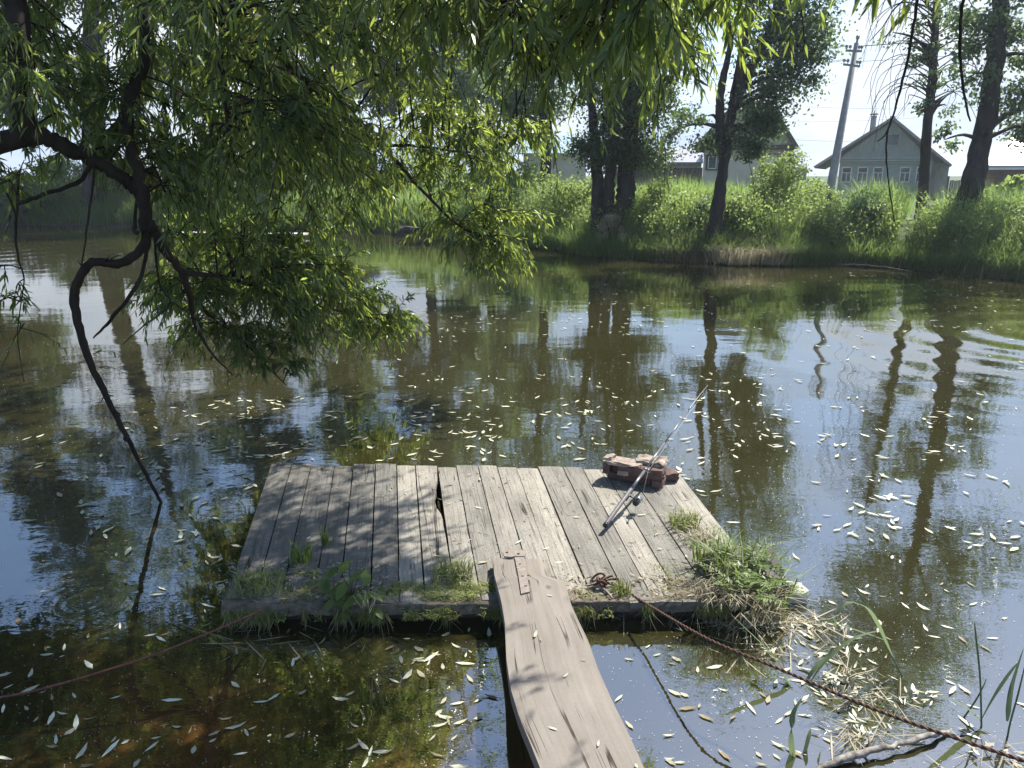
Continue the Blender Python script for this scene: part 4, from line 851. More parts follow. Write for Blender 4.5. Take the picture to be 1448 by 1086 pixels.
# pale dry stems overhanging the water
GV, GT, GR, g0 = [], [], [], 0
grass(1500, -.15, .5, .3, .75, .006, 8, None, lean=(.6, 1.1), bias=(.0, -1.0, 0), rm=.55)
grass(1300, -.15, .5, .35, .75, .006, 11, 14, lean=(.6, 1.2), bias=(.0, -1.2, 0), rm=.6)
grass(1400, .3, 2.5, .7, 1.15, .004, 8, None, rm=.6)
props(link('dry_grass', np_mesh('dry_grass', np.concatenate(GV), np.concatenate(GT), np.concatenate(GR)), M['straw']), 'pale dead grass stems hanging along the water line', None, None, 'stuff')
for k in range(16):
    c = at_z(1018 + 7 * k + rng.uniform(-5, 5), 371 + rng.uniform(-2, 3), .04); P = np.array(c[:]) + rng.normal(0, .16, (130, 3)) * np.array([[1, .6, .2]]); P[:, 2] = np.abs(P[:, 2] - .04) + .02
    V, T = blades(P, rng.uniform(.25, .6, 130), rng.uniform(.5, 1.2, 130), .006, .35, (.1, -.9, 0)); GV.append(V); GT.append(T + g0); g0 += len(V); GR.append(np.repeat(rng.uniform(.3, 1, 130), 5))
props(link('straw_bank', np_mesh('straw_bank', np.concatenate(GV[3:]), np.concatenate(GT[3:]) - len(GV[0]) - len(GV[1]) - len(GV[2]), np.concatenate(GR[3:])), M['straw']), 'bleached dead straw matted at the water edge below the twin-stemmed tree', None, None, 'stuff')
# weeds with small leaves in the tall grass
def weeds(name, n_st, off0, off1, i0, i1, h0, h1, mat, label):
    p, _ = shore_points(n_st, off0, off1, i0, i1); P0_ = np.column_stack([p, ground_z(p[:, 0], p[:, 1])]); k = 16; h = rng.uniform(h0, h1, n_st)
    t = rng.uniform(.3, 1, (n_st, k)); P = P0_[:, None] + np.stack([rng.normal(0, .05, (n_st, k)), rng.normal(0, .05, (n_st, k)), t * h[:, None]], -1); P = P.reshape(-1, 3)
    Dd = unit(rng.normal(size=P.shape) + np.array([[0, 0, .1]])); L = rng.uniform(.05, .11, len(P)); V, T = leaves4(P, Dd, side_of(Dd), L, L * .28)
    props(link(name, np_mesh(name, V, T, np.repeat(np.clip(np.repeat(rng.normal(.5, .2, n_st), k), 0, 1), 4)), M[mat]), label, None, None, 'stuff')
weeds('bank_weeds', 2600, .2, 2.6, 8, None, .5, 1.05, 'bush', 'leafy weeds and nettles mixed into the bank grass')

# ------------------------------------------------------------------ houses beyond the bank
FO, FN, FD0 = Vector((0, 0, 0)), Vector((0, 1, 0)), 0.0
def face(px, D):
    """start a house whose front looks straight at the pond's near shore"""
    global FO, FN, FD0
    FO = at_D(px, 250, D); FN = Vector((FO.x, FO.y, 0)).normalized(); FD0 = D
def fp(x, y, D):
    d = ray(x, y); return CAM + d * (((FO - CAM).dot(FN) + D - FD0) / d.dot(FN))
def fpoly(pl, D): return [fp(x, y, D) for x, y in pl]
def slab(mb, pl, D, depth): mb.prism(fpoly(pl, D), FN * depth)
def fbox(mb, x0, x1, y0, y1, D, depth):
    """wall piece: pixel rectangle on the house front plane, extruded away from the viewer"""
    xm, ym = (x0 + x1) / 2, (y0 + y1) / 2; a, b, c, t = fp(x0, ym, D), fp(x1, ym, D), fp(xm, y1, D).z, fp(xm, y0, D).z
    mb.prism([Vector((a.x, a.y, c)), Vector((b.x, b.y, c)), Vector((b.x, b.y, t)), Vector((a.x, a.y, t))][::-1], FN * depth)
def roofslab(mb, pl, D0, D1, th):
    """roof sheet following an open pixel profile, from depth D0 to D1"""
    A = [fp(x, y, D0) for x, y in pl]
    for a, b in zip(A, A[1:]):
        nrm = (b - a).cross(FN); nrm.normalize(); nrm = nrm if nrm.z > 0 else -nrm
        mb.prism([a, b, b + nrm * th, a + nrm * th], FN * (D1 - D0))
def window(parent, x0, x1, y0, y1, D, glassmat, mull='T', frame='white_paint', fw=1.6):
    mb = MB()
    for r_ in ((x0, x0 + fw, y0, y1), (x1 - fw, x1, y0, y1), (x0 + fw, x1 - fw, y0, y0 + fw), (x0 + fw, x1 - fw, y1 - fw, y1)): fbox(mb, *r_, D - .06, .05)
    ym = y0 + (y1 - y0) * .38
    if mull == 'T': fbox(mb, x0 + fw, x1 - fw, ym - .5, ym + .5, D - .055, .04); fbox(mb, (x0 + x1) / 2 - .6, (x0 + x1) / 2 + .6, ym + .5, y1 - fw, D - .055, .04)
    w = mb.build('window', M[frame], parent)
    mb = MB(); fbox(mb, x0 + .5, x1 - .5, y0 + .5, y1 - .5, D - .02, .015); mb.build('pane', M[glassmat], w)
# green gabled cottage
D = 42.0
face(1250, D)
gh = empty('green_house', base_at(1250, D), 'old grey-green board house with a wide gable and white window frames', 'house')
mb = MB(); fbox(mb, 1184, 1314, 228, 300, D, 8.0); mb.build('wall', M['green_wall'], gh)
mb = MB(); fbox(mb, 1314.3, 1338, 231, 300, D + .5, 7.0); mb.build('annex_wall', M['grey_wall'], gh)
mb = MB(); slab(mb, [(1180, 229), (1262, 171), (1322, 231)][::-1], D - .05, .12); gab = mb.build('gable', M['green_gable'], gh)
mb = MB()
for y in np.arange(176, 228, 3.2):
    t0 = (y - 171) / 58
    fbox(mb, 1262 - 80 * t0 + 3, 1262 + 58 * t0 - 3, y, y + .5, D - .075, .02)
mb.build('batten', M['grey_wall'], gab)
mb = MB()
for y0, y1, d_ in ((222, 224.5, .16), (226, 228, .22), (229.5, 231, .16)): fbox(mb, 1178, 1318, y0, y1, D - d_, .12)
mb.build('frieze', M['green_wall'], gh)
mb = MB()
for y in np.arange(233, 286, 3.0): fbox(mb, 1184, 1314, y, y + .45, D - .02, .018)
mb.build('siding', M['green_gable'], gh)
mb = MB(); fbox(mb, 1203, 1306, 263, 264.5, D - .08, .06); fbox(mb, 1203, 1306, 278, 279, D - .08, .06); mb.build('plinth_board', M['grey_wall'], gh)
mb = MB(); roofslab(mb, [(1152, 238), (1262, 168.5), (1344, 236)], D - .5, D + 8.6, .12); rf = mb.build('roof', M['grey_roof'], gh)
mb = MB(); c = fp(1233, 190, D + 4); mb.tube([c, c + Vector((0, 0, 1.0))], .15, 10); mb.tube([c + Vector((0, 0, 1.05)), c + Vector((0, 0, 1.12))], .22, 10); mb.tube([c + Vector((0, 0, 1.0)), c + Vector((0, 0, 1.3))], .03, 6); mb.build('chimney', M['concrete'], rf)
mb = MB(); fbox(mb, 1259, 1266, 164, 170, D - .52, .2); mb.build('ridge_cap', M['grey_roof'], rf)
for x0, x1 in ((1189.5, 1204), (1212, 1227), (1234, 1248.5), (1272, 1287), (1295, 1307)): window(gh, x0, x1, 236, 258, D, 'glass')
window(gh, 1254, 1272, 189, 206, D - .07, 'glass', '', 'grey_wall', 1.3)
# cream house with brown trim
D = 34.0
face(1055, D)
wh = empty('cream_house', base_at(1055, D), 'cream house with tan clipped gable and dark brown eaves behind the twin-stemmed tree', 'house')
mb = MB(); fbox(mb, 993, 1106, 210, 300, D, 8.0); mb.build('wall', M['cream_wall'], wh)
mb = MB(); fbox(mb, 1106.3, 1119, 213, 300, D + 1.2, 6.0); mb.build('side_bay', M['cream_wall'], wh)
mb = MB(); slab(mb, [(988, 206), (1040, 152), (1088, 152), (1122, 206)][::-1], D - .12, .2); mb.build('gable', M['tan_gable'], wh)
mb = MB(); fbox(mb, 985, 1124, 205, 212, D - .25, .5); mb.build('eaves', M['brown_trim'], wh)
mb = MB(); roofslab(mb, [(984, 211), (1040, 150), (1089, 150), (1126, 211)], D - .4, D + 8.4, .14); mb.build('roof', M['brown_trim'], wh)
mb = MB()
for x in (1104.5, 1112.5, 1118): fbox(mb, x, x + 1.8, 213, 300, D - .12 if x < 1106 else D + 1.1, .1)
mb.build('corner_post', M['brown_trim'], wh)
window(wh, 998, 1015, 219, 241, D, 'glass', '', 'brown_trim', 1.6); window(wh, 1001, 1013.5, 221, 239, D - .07, 'glass', '', 'white_paint', 1.4)
window(wh, 1078, 1100, 217, 243, D, 'curtain_glass', '', 'brown_trim', 1.8)
# brown log house at the right edge
D = 35.0
face(1440, D)
bh = empty('brown_house', base_at(1440, D), 'low brown log house with pale metal roof at the right edge', 'house')
mb = MB(); fbox(mb, 1388, 1500, 236, 271, D, 7.0); mb.build('wall', M['brown_wall'], bh)
mb = MB(); fbox(mb, 1387, 1501, 271, 300, D - .06, 7.1); mb.build('foundation', M['grey_wall'], bh)
mb = MB(); a, b = fp(1384, 237, D - .5), fp(1504, 237, D - .5); c = fp(1446, 184, D + 3.6); d_ = fp(1520, 184, D + 3.6); bk_ = FN * 4.0
mb.prism([a, b, d_, c], (0, 0, .1)); mb.prism([c + Vector((0, 0, -.004)), d_ + Vector((0, 0, -.004)), d_ + bk_ - Vector((0, 0, 2)), c + bk_ - Vector((0, 0, 2))], (0, 0, .1)); mb.build('roof', M['lilac_roof'], bh)
mb = MB(); fbox(mb, 1384, 1504, 236.8, 240, D - .56, .05); mb.build('fascia', M['white_paint'], bh)
window(bh, 1412, 1420, 242, 257, D, 'glass', '', 'brown_trim', 1.0); window(bh, 1389, 1393, 243, 256, D, 'glass', '', 'brown_trim', .8)
# sheds and far roofs
D = 40.0
face(945, D)
sh_ = empty('long_shed', base_at(945, D), 'long low shed with pale grey metal roof behind the dark tree', 'shed')
mb = MB(); fbox(mb, 880, 990, 229, 300, D, 5.0); mb.build('wall', M['grey_wall'], sh_)
mb = MB(); A_ = [fp(870, 231, D - .4), fp(994, 231, D - .4), fp(992, 211, D + 3), fp(872, 211, D + 3)]; mb.prism(A_, (0, 0, .06)); mb.build('roof', M['lilac_roof'], sh_)
D = 46.0
face(800, D)
bs = empty('blue_roofed_house', base_at(800, D), 'distant house with a pale blue-green metal roof between willow and dark tree', 'house')
mb = MB(); fbox(mb, 740, 828, 216, 300, D, 6.0); mb.build('wall', M['cream_wall'], bs)
mb = MB(); A_ = [fp(728, 218, D - .4), fp(836, 218, D - .4), fp(812, 192, D + 3), fp(742, 192, D + 3)]; mb.prism(A_, (0, 0, .06)); mb.build('roof', M['blue_roof'], bs)
D = 52.0
face(1130, D)
gs = empty('grey_outbuilding', base_at(1130, D), 'small grey outbuilding seen between cream house and concrete pole', 'shed')
mb = MB(); fbox(mb, 1118, 1139, 236, 290, D, 4.0); mb.build('wall', M['grey_wall'], gs)
mb = MB(); roofslab(mb, [(1112, 243), (1120, 229), (1142, 243)], D - .3, D + 4.3, .12); mb.build('roof', M['grey_roof'], gs)
# fences
D = 31.0
face(930, D)
bf = empty('brown_fence', base_at(930, D), 'dark brown sheet fence between the dark tree and the cream house', 'fence')
mb = MB()
for x in np.arange(868, 991, 4.0): fbox(mb, x, x + 3.8, 237, 300, D + (.02 if int(x) % 8 else 0), .02)
mb.build('sheet', M['brown_fence'], bf)
mb = MB(); fbox(mb, 868, 991, 235.5, 237, D - .02, .06); mb.build('top_rail', M['grey_wall'], bf)
D = 37.0
face(1355, D)
gf = empty('board_fence', base_at(1355, D), 'weathered grey board fence between the green house and leaning tree', 'fence')
mb = MB()
for x in np.arange(1340, 1386, 3.1): fbox(mb, x, x + 2.8, 254.5 + (x * 7 % 1.3), 300, D, .03)
mb.build('boards', M['grey_fence'], gf)
mb = MB(); fbox(mb, 1336.5, 1339.5, 249, 300, D - .05, .12); mb.build('post', M['brown_trim'], gf)
# leaning concrete pole with two cross arms and wires
D = 30.0
up = empty('utility_pole', base_at(1174, D), 'leaning grey concrete utility pole with two cross arms and insulators', 'utility pole')
mb = MB(); pb, pt = at_D(1171, 285, D), at_D(1211.5, 61, D + .3); mb.tube([pb - (pt - pb) * .1, pb, pt], [.18, .17, .09], 12); mb.build('pole', M['concrete'], up)
pd = (pt - pb).normalized(); ends = []
for (x0, y0, x1, y1) in ((1196, 71.5, 1218.5, 72.5), (1192.5, 91, 1216, 94)):
    a, b = at_D(x0, y0, D - .12), at_D(x1, y1, D - .12); mb = MB(); bar(mb, a, b, .06, .07); arm = mb.build('cross_arm', M['concrete'], up)
    for f in (.03, .26, .82, .98):
        q = a.lerp(b, f); mb = MB(); mb.lathe(q + Vector((0, 0, .03)), (0, 0, 1), [(0, .015), (.06, .015), (.065, .05), (.11, .055), (.15, .045), (.18, .02)], 8); mb.build('insulator', M['ceramic'], arm); ends.append(q + Vector((0, 0, .17)))
mb = MB(); mb.lathe(pt + pd * .02, pd, [(0, .04), (.12, .04), (.13, .07), (.22, .07), (.26, .03)], 8); mb.build('insulator', M['ceramic'], up)
def wire(a, b, sag, label):
    mb = MB(); p = [a.lerp(b, k / 16) + Vector((0, 0, -sag * 4 * (k / 16) * (1 - k / 16))) for k in range(17)]; mb.tube(p, .009, 4); o = mb.build('wire', M['wire']); props(o, label, 'wire', 'overhead wires')
wl = ['upper wire running left from the top cross arm of the pole', 'second upper wire running left from the top cross arm', 'wire running left from the end of the lower cross arm', 'inner wire running left from the lower cross arm']
for i, e_ in enumerate((ends[0], ends[1], ends[4], ends[5])): wire(e_, e_ + Vector((-24, 8 + i, -.6)), .6, wl[i])
wl = ['upper wire rising right from the top cross arm of the pole', 'wire running right from the tip of the top cross arm', 'wire running right from the tip of the lower cross arm']
for i, e_ in enumerate((ends[2], ends[3], ends[7])): wire(e_, e_ + Vector((16, -9 + i, 1.5)), .4, wl[i])
wire(at_D(1140, 151, 52), at_D(1420, 150, 52), .15, 'faint level wire high above the green house roof'); wire(at_D(1085, 194.5, 50), at_D(1260, 199, 50), .12, 'faint level wire passing left of the green house gable'); wire(at_D(1100, 172, 54), at_D(1300, 166, 54), .1, 'faint wire level with the green house ridge')

# ------------------------------------------------------------------ pale jetty, post and mud bank on the far left shore
jt = empty('plank_jetty', at_z(340, 330, 0), 'long pale plank jetty low on the water at the far left bank', 'jetty')
a, b = at_z(248, 329, .12), at_z(432, 331, .12); mb = MB(); bar(mb, a, b, .55, .05); mb.build('deck', M['pale_board'], jt)
for f in (.03, .3, .6, .95):
    q = a.lerp(b, f); mb = MB(); mb.tube([(q.x, q.y - .2, -.6), (q.x, q.y - .2, .14)], .05, 8); mb.build('post', M['beam'], jt)
mb = MB(); q = at_z(297, 327.5, .15); p, r_ = spline([q, q + Vector((-.02, 0, .22)), q + Vector((.03, 0, .42)), q + Vector((-.10, 0, .50))], [.085, .075, .09, .06], 5); mb.tube(p, r_, 10)
props(mb.build('wooden_post', M['post']), 'short tan wooden stump standing on the pale jetty', 'post')
mb = MB(); m2 = Matrix.Translation(at_z(598, 336, -.05)); lump(mb, (-.9, -.35, 0), (.9, .45, .34), .07, 4, 31, m2); props(mb.build('mud_mound', M['beam']), 'dark bare mud mound at the far water edge below the willow', 'mud bank')
mb = MB(); p, r_ = spline([at_z(1168, 373, .0), at_z(1200, 374, .04), at_z(1240, 376, .05), at_z(1290, 384, .02)], [.012, .018, .014, .006]); mb.tube(wob(p, .012, 8), r_, 7); props(mb.build('driftwood', M['post']), 'pale thin driftwood stem lying along the right far water line', 'branch')

# ------------------------------------------------------------------ growth on the platform
def put(name, mat, parts, label=None, cat=None, group=None, kind=None, parent=None):
    V, T, r = zip(*parts); n0 = 0; TT = []
    for v, t in zip(V, T): TT.append(t + n0); n0 += len(v)
    o = link(name, np_mesh(name, np.concatenate(V), np.concatenate(TT), np.concatenate(r)), M[mat], parent); return props(o, label, cat, group, kind)
def tuft(c, rad, n, h0, h1, wd, lean=(.2, .8), bias=None, rm=.5):
    c = np.asarray(c[:]); P = c + np.column_stack([np.clip(rng.normal(0, rad, n), -1.5 * rad, 1.5 * rad), np.clip(rng.normal(0, rad, n), -1.5 * rad, 1.5 * rad), np.zeros(n)])
    V, T = blades(P, rng.uniform(h0, h1, n), rng.uniform(*lean, n), wd, .35, bias); return V, T, np.repeat(np.clip(rng.normal(rm, .2, n), 0, 1), 5)
def mossline(x0, x1, v0, v1, n, h):
    u = rng.uniform(x0, x1, n); v = rng.uniform(v0, v1, n) ** 1; P = np.array([deck_pt(a, b)[:] for a, b in zip(u, v)]); P[:, 2] = DZ - .012 - np.maximum(0, -v) * 1.0
    keep = noise2(P, 14) > -.25; P = P[keep]; m_ = len(P)
    V, T = blades(P, rng.uniform(h * .4, h, m_), rng.uniform(.5, 1.4, m_), .0022, .3); return V, T, np.repeat(np.clip(rng.normal(.5, .25, m_), 0, 1), 5)
put('moss', 'moss', [mossline(.02, .16, -.05, .16, 2600, .035), mossline(.0, .05, .0, .3, 700, .02), mossline(.30, .49, -.05, .08, 3600, .045), mossline(.64, .72, -.05, .05, 600, .03), mossline(.16, .30, -.05, .05, 900, .03), mossline(.80, 1.0, -.03, .2, 1400, .03)],
    'yellow-green moss growing along the near edge of the platform', None, None, 'stuff')
def fringe(n, x0, x1, l0, l1, w):
    u = rng.uniform(x0, x1, n); P = np.array([deck_pt(a, -.034)[:] for a in u]); keep = noise2(P, 9, 3.0) > -.15; P = P[keep]; m_ = len(P); P[:, 2] = DZ - rng.uniform(.0, .05, m_)
    Dd = unit(np.column_stack([rng.normal(0, .45, m_), rng.uniform(-.7, .05, m_), rng.uniform(-1.2, -.3, m_)])); L = rng.uniform(l0, l1, m_); V, T = leaves6(P, Dd, side_of(Dd), L, w, .15); return V, T, np.repeat(rng.uniform(0, .7, m_), 6)
put('edge_moss', 'moss', [fringe(1900, .0, .5, .02, .07, .0022), fringe(900, .62, 1.0, .02, .06, .0022)], 'moss and rootlets hanging over the near edge of the platform', None, None, 'stuff')
put('edge_roots', 'straw', [fringe(260, .0, .5, .05, .14, .0011), fringe(200, .62, 1.0, .05, .13, .0011)], 'dead roots and stalks trailing from the near platform edge', None, None, 'stuff')
def litter(n, x0, x1, v0, v1):
    P = np.array([deck_pt(rng.uniform(x0, x1), rng.uniform(v0, v1))[:] for _ in range(n)]); P[:, 2] = DZ + .008
    Dd = rand_dirs(n); Dd[:, 2] *= .15; Dd = unit(Dd); L = rng.uniform(.012, .05, n); V, T = leaves4(P, Dd, side_of(Dd), L, rng.uniform(.001, .005, n)); return V, T, np.repeat(rng.uniform(0, 1, n), 4)
put('deck_litter', 'straw', [litter(500, .02, .98, .0, .98), litter(500, .62, 1.0, -.01, .12), litter(300, .02, .3, -.01, .2)], 'scraps of dry twig and leaf scattered over the platform', None, None, 'stuff')
def clumpgrass(px, py, label, n, rad, h0, h1, mat='fresh', wd=.004, z=DZ, lean=(.2, .8), group='grass tufts on the platform'):
    return put('grass_tuft', mat, [tuft(at_z(px, py, z), rad, n, h0, h1, wd, lean)], label, 'grass', group)
clumpgrass(968, 745, 'short grass tuft on the right edge planks beyond the tall corner clump', 170, .045, .05, .13, 'moss', .0028, lean=(.4, 1.0))
clumpgrass(990, 765, 'flattened pale grass tuft just before the tall corner clump', 130, .05, .04, .12, 'straw', .0026, lean=(.6, 1.2))
clumpgrass(425, 795, 'small bright grass tuft left of the broad-leaved plant', 60, .03, .05, .13, 'fresh', .004)
clumpgrass(640, 815, 'low mossy grass tuft on the near edge just left of the board', 260, .06, .03, .085, 'moss', .0026, lean=(.4, 1.1))
clumpgrass(878, 838, 'little grass tuft on the near edge beside the wire knot', 70, .025, .03, .08, 'moss', .0026)
clumpgrass(460, 770, 'thin sparse grass tuft among the shaded left planks', 34, .014, .06, .13, 'fresh', .003)
clumpgrass(365, 830, 'mossy grass tuft at the left near corner', 220, .07, .03, .08, 'moss', .0026, lean=(.4, 1.1))
def soil_strip(x0, x1, v0, v1, hh, seed):
    nu, nv2 = int((x1 - x0) * 110) + 6, 14; V = []; r = np.random.default_rng(seed)
    for i in range(nu + 1):
        w = r.uniform(.55, 1.0)
        for j in range(nv2 + 1):
            u = x0 + (x1 - x0) * i / nu; v = v0 + (v1 - v0) * w * j / nv2; q = deck_pt(u, v); e = math.sin(math.pi * min(1, max(0, i / nu))) ** .35; c = (1 - (j / nv2)) ** .8
            q.z = DZ - .006 + hh * e * c * (.6 + .4 * math.sin(u * 70 + seed) * math.sin(v * 90 + u * 30)) + r.uniform(-.002, .003) - .006 * (j == nv2 or i in (0, nu)); 
            if j == 0: q.z -= .05; 
            V.append(q[:])
    T = [(i * (nv2 + 1) + j, (i + 1) * (nv2 + 1) + j, (i + 1) * (nv2 + 1) + j + 1, i * (nv2 + 1) + j + 1) for i in range(nu) for j in range(nv2)]
    return link('soil_patch', np_mesh('soil_patch', V, np.array(T), smooth=True), M['dirt'], plat)
for k, a in enumerate(((-.005, .22, -.03, .15, .016), (.20, .50, -.03, .05, .010), (.615, .82, -.025, .07, .012), (.80, 1.0, -.03, .20, .022))): soil_strip(*a, k + 60)
# tall corner clump
cc = empty('corner_plant_clump', at_z(1045, 835, DZ - .05), 'tall bright grass and fern clump overhanging the right near corner of the platform', 'plant')
put('blades', 'fresh', [tuft(at_z(1040, 830, DZ - .02), .08, 120, .12, .36, .0045, (.3, 1.1)), tuft(at_z(1065, 850, DZ - .1), .08, 90, .12, .30, .0045, (.4, 1.1), (.6, -.3, 0)), tuft(at_z(1000, 800, DZ), .04, 60, .10, .2, .005)], parent=cc)
def fern(root, dirn, L, n, ll, wdt):
    root = np.asarray(root[:]); d = np.asarray(dirn, float); d /= np.linalg.norm(d); t = np.linspace(.15, 1, n)[:, None]
    P = root + d * L * t + np.array([[0, 0, -.35]]) * L * t * t; s = unit(np.cross(d, [0, 0, 1.0])); sg = np.where(np.arange(n) % 2, 1, -1)[:, None]
    Dd = unit(s * sg + d * .5 + rng.normal(0, .15, (n, 3))); Ln = ll * (1.1 - .7 * t[:, 0]); V, T = leaves6(P, Dd, unit(np.cross(Dd, [0.02, 0, 1.0])), Ln, Ln * wdt, .15); return V, T, np.repeat(np.clip(rng.normal(.6, .15, n), 0, 1), 6)
fr = []
for k in range(44):
    a = rng.uniform(0, 6.28); fr.append(fern(at_z(1050 + rng.uniform(-22, 28), 800 + rng.uniform(-10, 45), DZ + rng.uniform(.0, .1)), (math.cos(a), math.sin(a), rng.uniform(.5, 1.3)), rng.uniform(.14, .30), 22, .05, .15))
put('fern_leaves', 'fresh', fr, parent=cc)
put('dead_grass', 'straw', [tuft(at_z(1045, 832, DZ), .08, 60, .1, .3, .002, (.3, 1.0)), tuft(at_z(1060, 862, .05), .09, 150, .08, .22, .003, (.6, 1.3), (.5, -.8, 0)), tuft(at_z(1020, 850, .12), .06, 90, .08, .2, .003, (.6, 1.3), (-.2, -1, 0))], parent=cc)
mb = MB(); m2 = Matrix.Translation(at_z(1050, 852, -.02)); lump(mb, (-.17, -.12, -.1), (.17, .16, .22), .03, 3, 41, m2); mb.build('root_mass', M['beam'], cc)
put('feathery_weed', 'fresh', [fern(at_z(1100, 838, .06), (1, .1 * k, .45), .15, 20, .05, .14) for k in (-3, 0, 3, 7)], 'small feathery green weed over the water right of the corner clump', 'plant')
# broad-leaved plant on the left near edge
bp_ = empty('broad_leaf_plant', at_z(492, 840, DZ), 'leafy green plant with broad pointed leaves on the shaded left near edge', 'plant')
V, T, r = [], [], []; mb = MB(); spots = ((475, 800, .12), (493, 792, .16), (500, 812, .10), (516, 805, .14), (478, 830, .06), (505, 838, .05), (520, 835, .07), (470, 845, .03), (495, 850, -.02), (512, 860, -.06), (540, 828, .05), (460, 818, .05), (530, 850, .0), (488, 822, .1))
P, Dd, LL = [], [], []
for x, y, dz in spots:
    q = at_z(x, y, DZ + dz); g_ = at_z(497, 846, DZ - .02); mb.tube([g_, (g_ + q) / 2 + Vector((0, 0, .03)), q], .0022, 5, False)
    for k in range(3): P.append(q[:]); a = rng.uniform(0, 6.28); Dd.append((math.cos(a), math.sin(a) - .4, -.25)); LL.append(rng.uniform(.06, .10))
P, Dd, LL = np.array(P), unit(np.array(Dd)), np.array(LL); V, T = leaves6(P, Dd, unit(np.cross(Dd, [0.05, .1, 1.0])), LL, LL * .27, .25)
put('leaves', 'fresh', [(V, T, np.repeat(rng.uniform(.2, .7, len(P)), 6))], parent=bp_); mb.build('stem', M['moss'], bp_)
put('hanging_straw', 'straw', [tuft(at_z(520, 862, .16), .02, 9, .10, .26, .0016, (1.0, 1.3), (.6, -1.4, 0))], 'few dry straws trailing from the broad-leaved plant to the water', 'grass')
# floating mat of dead leaves by the corner, white stone
def drift(px, py, n, rx, ry, mat='straw', l0=.03, l1=.09, z=.012):
    c = np.array(at_z(px, py, z)[:]); P = c + np.column_stack([rng.normal(0, rx, n), rng.normal(0, ry, n), np.abs(rng.normal(0, .008, n))]); a = rng.uniform(0, 6.28, n)
    Dd = unit(np.column_stack([np.cos(a), np.sin(a), rng.normal(0, .12, n)])); L = rng.uniform(l0, l1, n); V, T = leaves6(P, Dd, unit(np.cross(Dd, [0.1, 0.1, 1.0])), L, L * rng.uniform(.04, .16, n), .05); return V, T, np.repeat(rng.uniform(.2, 1, n), 6)
put('floating_litter', 'fallen', [drift(1060, 885, 60, .11, .025, l1=.055), drift(1130, 885, 45, .11, .025, l1=.055), drift(1220, 985, 26, .05, .03, l1=.055), drift(1215, 1030, 26, .05, .03, l1=.055), drift(1190, 960, 20, .10, .012, l1=.055), drift(1310, 985, 22, .07, .012, l1=.055), drift(1120, 925, 18, .12, .02, l1=.055), drift(1410, 1065, 16, .07, .02, l1=.055), drift(870, 868, 24, .08, .012, l1=.055)],
    'drifts of dead straw and leaves floating by the near right shore', None, None, 'stuff')
def stems(px, py, n, rx, ry, l0=.05, l1=.2):
    V, T, r = drift(px, py, n, rx, ry, l0=l0, l1=l1); V = V.reshape(-1, 6, 3); m = (V[:, :1] + V[:, 5:]) / 2; ax = V[:, 5:] - V[:, :1]; ax /= np.linalg.norm(ax, axis=2, keepdims=True)
    k = ((V - V[:, :1]) * ax).sum(2, keepdims=True); V = V[:, :1] + ax * k + (V - V[:, :1] - ax * k) * .13; return V.reshape(-1, 3), T, r * .8
put('floating_straw', 'straw', [stems(1060, 882, 110, .12, .03), stems(1130, 884, 80, .12, .03), stems(1215, 985, 45, .06, .04), stems(1220, 1035, 40, .07, .03), stems(1190, 960, 40, .12, .012), stems(1120, 925, 40, .14, .02), stems(1420, 1065, 30, .08, .02), stems(420, 905, 22, .18, .03), stems(330, 915, 14, .12, .03), stems(950, 866, 30, .12, .01)],
    'tangled dead straw stems floating on the near water', None, None, 'stuff')
mb = MB(); m2 = Matrix.Translation(at_z(1116, 851, -.02)); lump(mb, (-.075, -.05, 0), (.075, .06, .075), .008, 3, 51, m2); props(mb.build('pale_block', M['stone']), 'pale rough block lying in the water right of the corner clump', 'stone')
mb = MB(); p, r_ = spline([at_z(1150, 1092, .0), at_z(1200, 1072, .02), at_z(1260, 1055, .03), at_z(1320, 1040, .02), at_z(1352, 1030, -.01)], [.012, .013, .011, .009, .005]); rr = random.Random(4); mb.tube(wob(p, .005, 3), [x * rr.uniform(.8, 1.2) for x in r_], 9); mb.tube([p[9], p[9] + Vector((.02, .05, .02)), p[9] + Vector((.03, .11, .015))], [.006, .004, .002], 6); props(mb.build('fallen_stick', M['stick']), 'bark-stripped stick floating below the cable at the lower right', 'stick')
mb = MB(); p, r_ = spline([at_z(244, 878, .01), at_z(300, 897, .03), at_z(330, 905, .01)], [.003, .003, .002]); mb.tube(p, r_, 6); props(mb.build('straw_stem', M['straw']), 'pale dry stem crossing the reddish rod on the left water', 'stem')
# reeds at the lower right: stem + arching blades
def ribbon(mb, pts, w, tilt=.3):
    w *= 1.5
    p, _ = spline(pts, [0] * len(pts), 7); n = len(p); vs = []
    for i, q in enumerate(p):
        t = (p[min(i + 1, n - 1)] - p[max(i - 1, 0)]).normalized(); s = t.cross(Vector((0.2, tilt, 1))).normalized(); f = i / (n - 1); k = w * min(1, .35 + f * 3) * (1 - f ** 3)
        nn = s.cross(t); vs += [q - s * k + nn * k * .25, q, q + s * k + nn * k * .25]
    fs = [(i * 3 + j, i * 3 + j + 1, i * 3 + j + 4, i * 3 + j + 3) for i in range(n - 1) for j in (0, 1)]; mb.add(vs, fs, True)
def reed(label, D, stem, lvs, w=.008):
    # D is the depth of the plant; stem and leaves as pixel lines at that depth (small sideways depth given per point)
    g_ = at_D(*stem[0], D); e = empty('reed', (g_.x, D, 0), label, 'reed', 'reeds at the lower right'); mb = MB()
    p, r_ = spline([at_D(x, y, D) for x, y in stem], [.0035] * (len(stem) - 1) + [.0012], 6); mb.tube(p, r_, 6); mb.build('stem', M['reed'], e)
    for lf in lvs: mb = MB(); ribbon(mb, [at_D(x, y, D + dd) for x, y, dd in lf], w); mb.build('leaf', M['reed'], e)
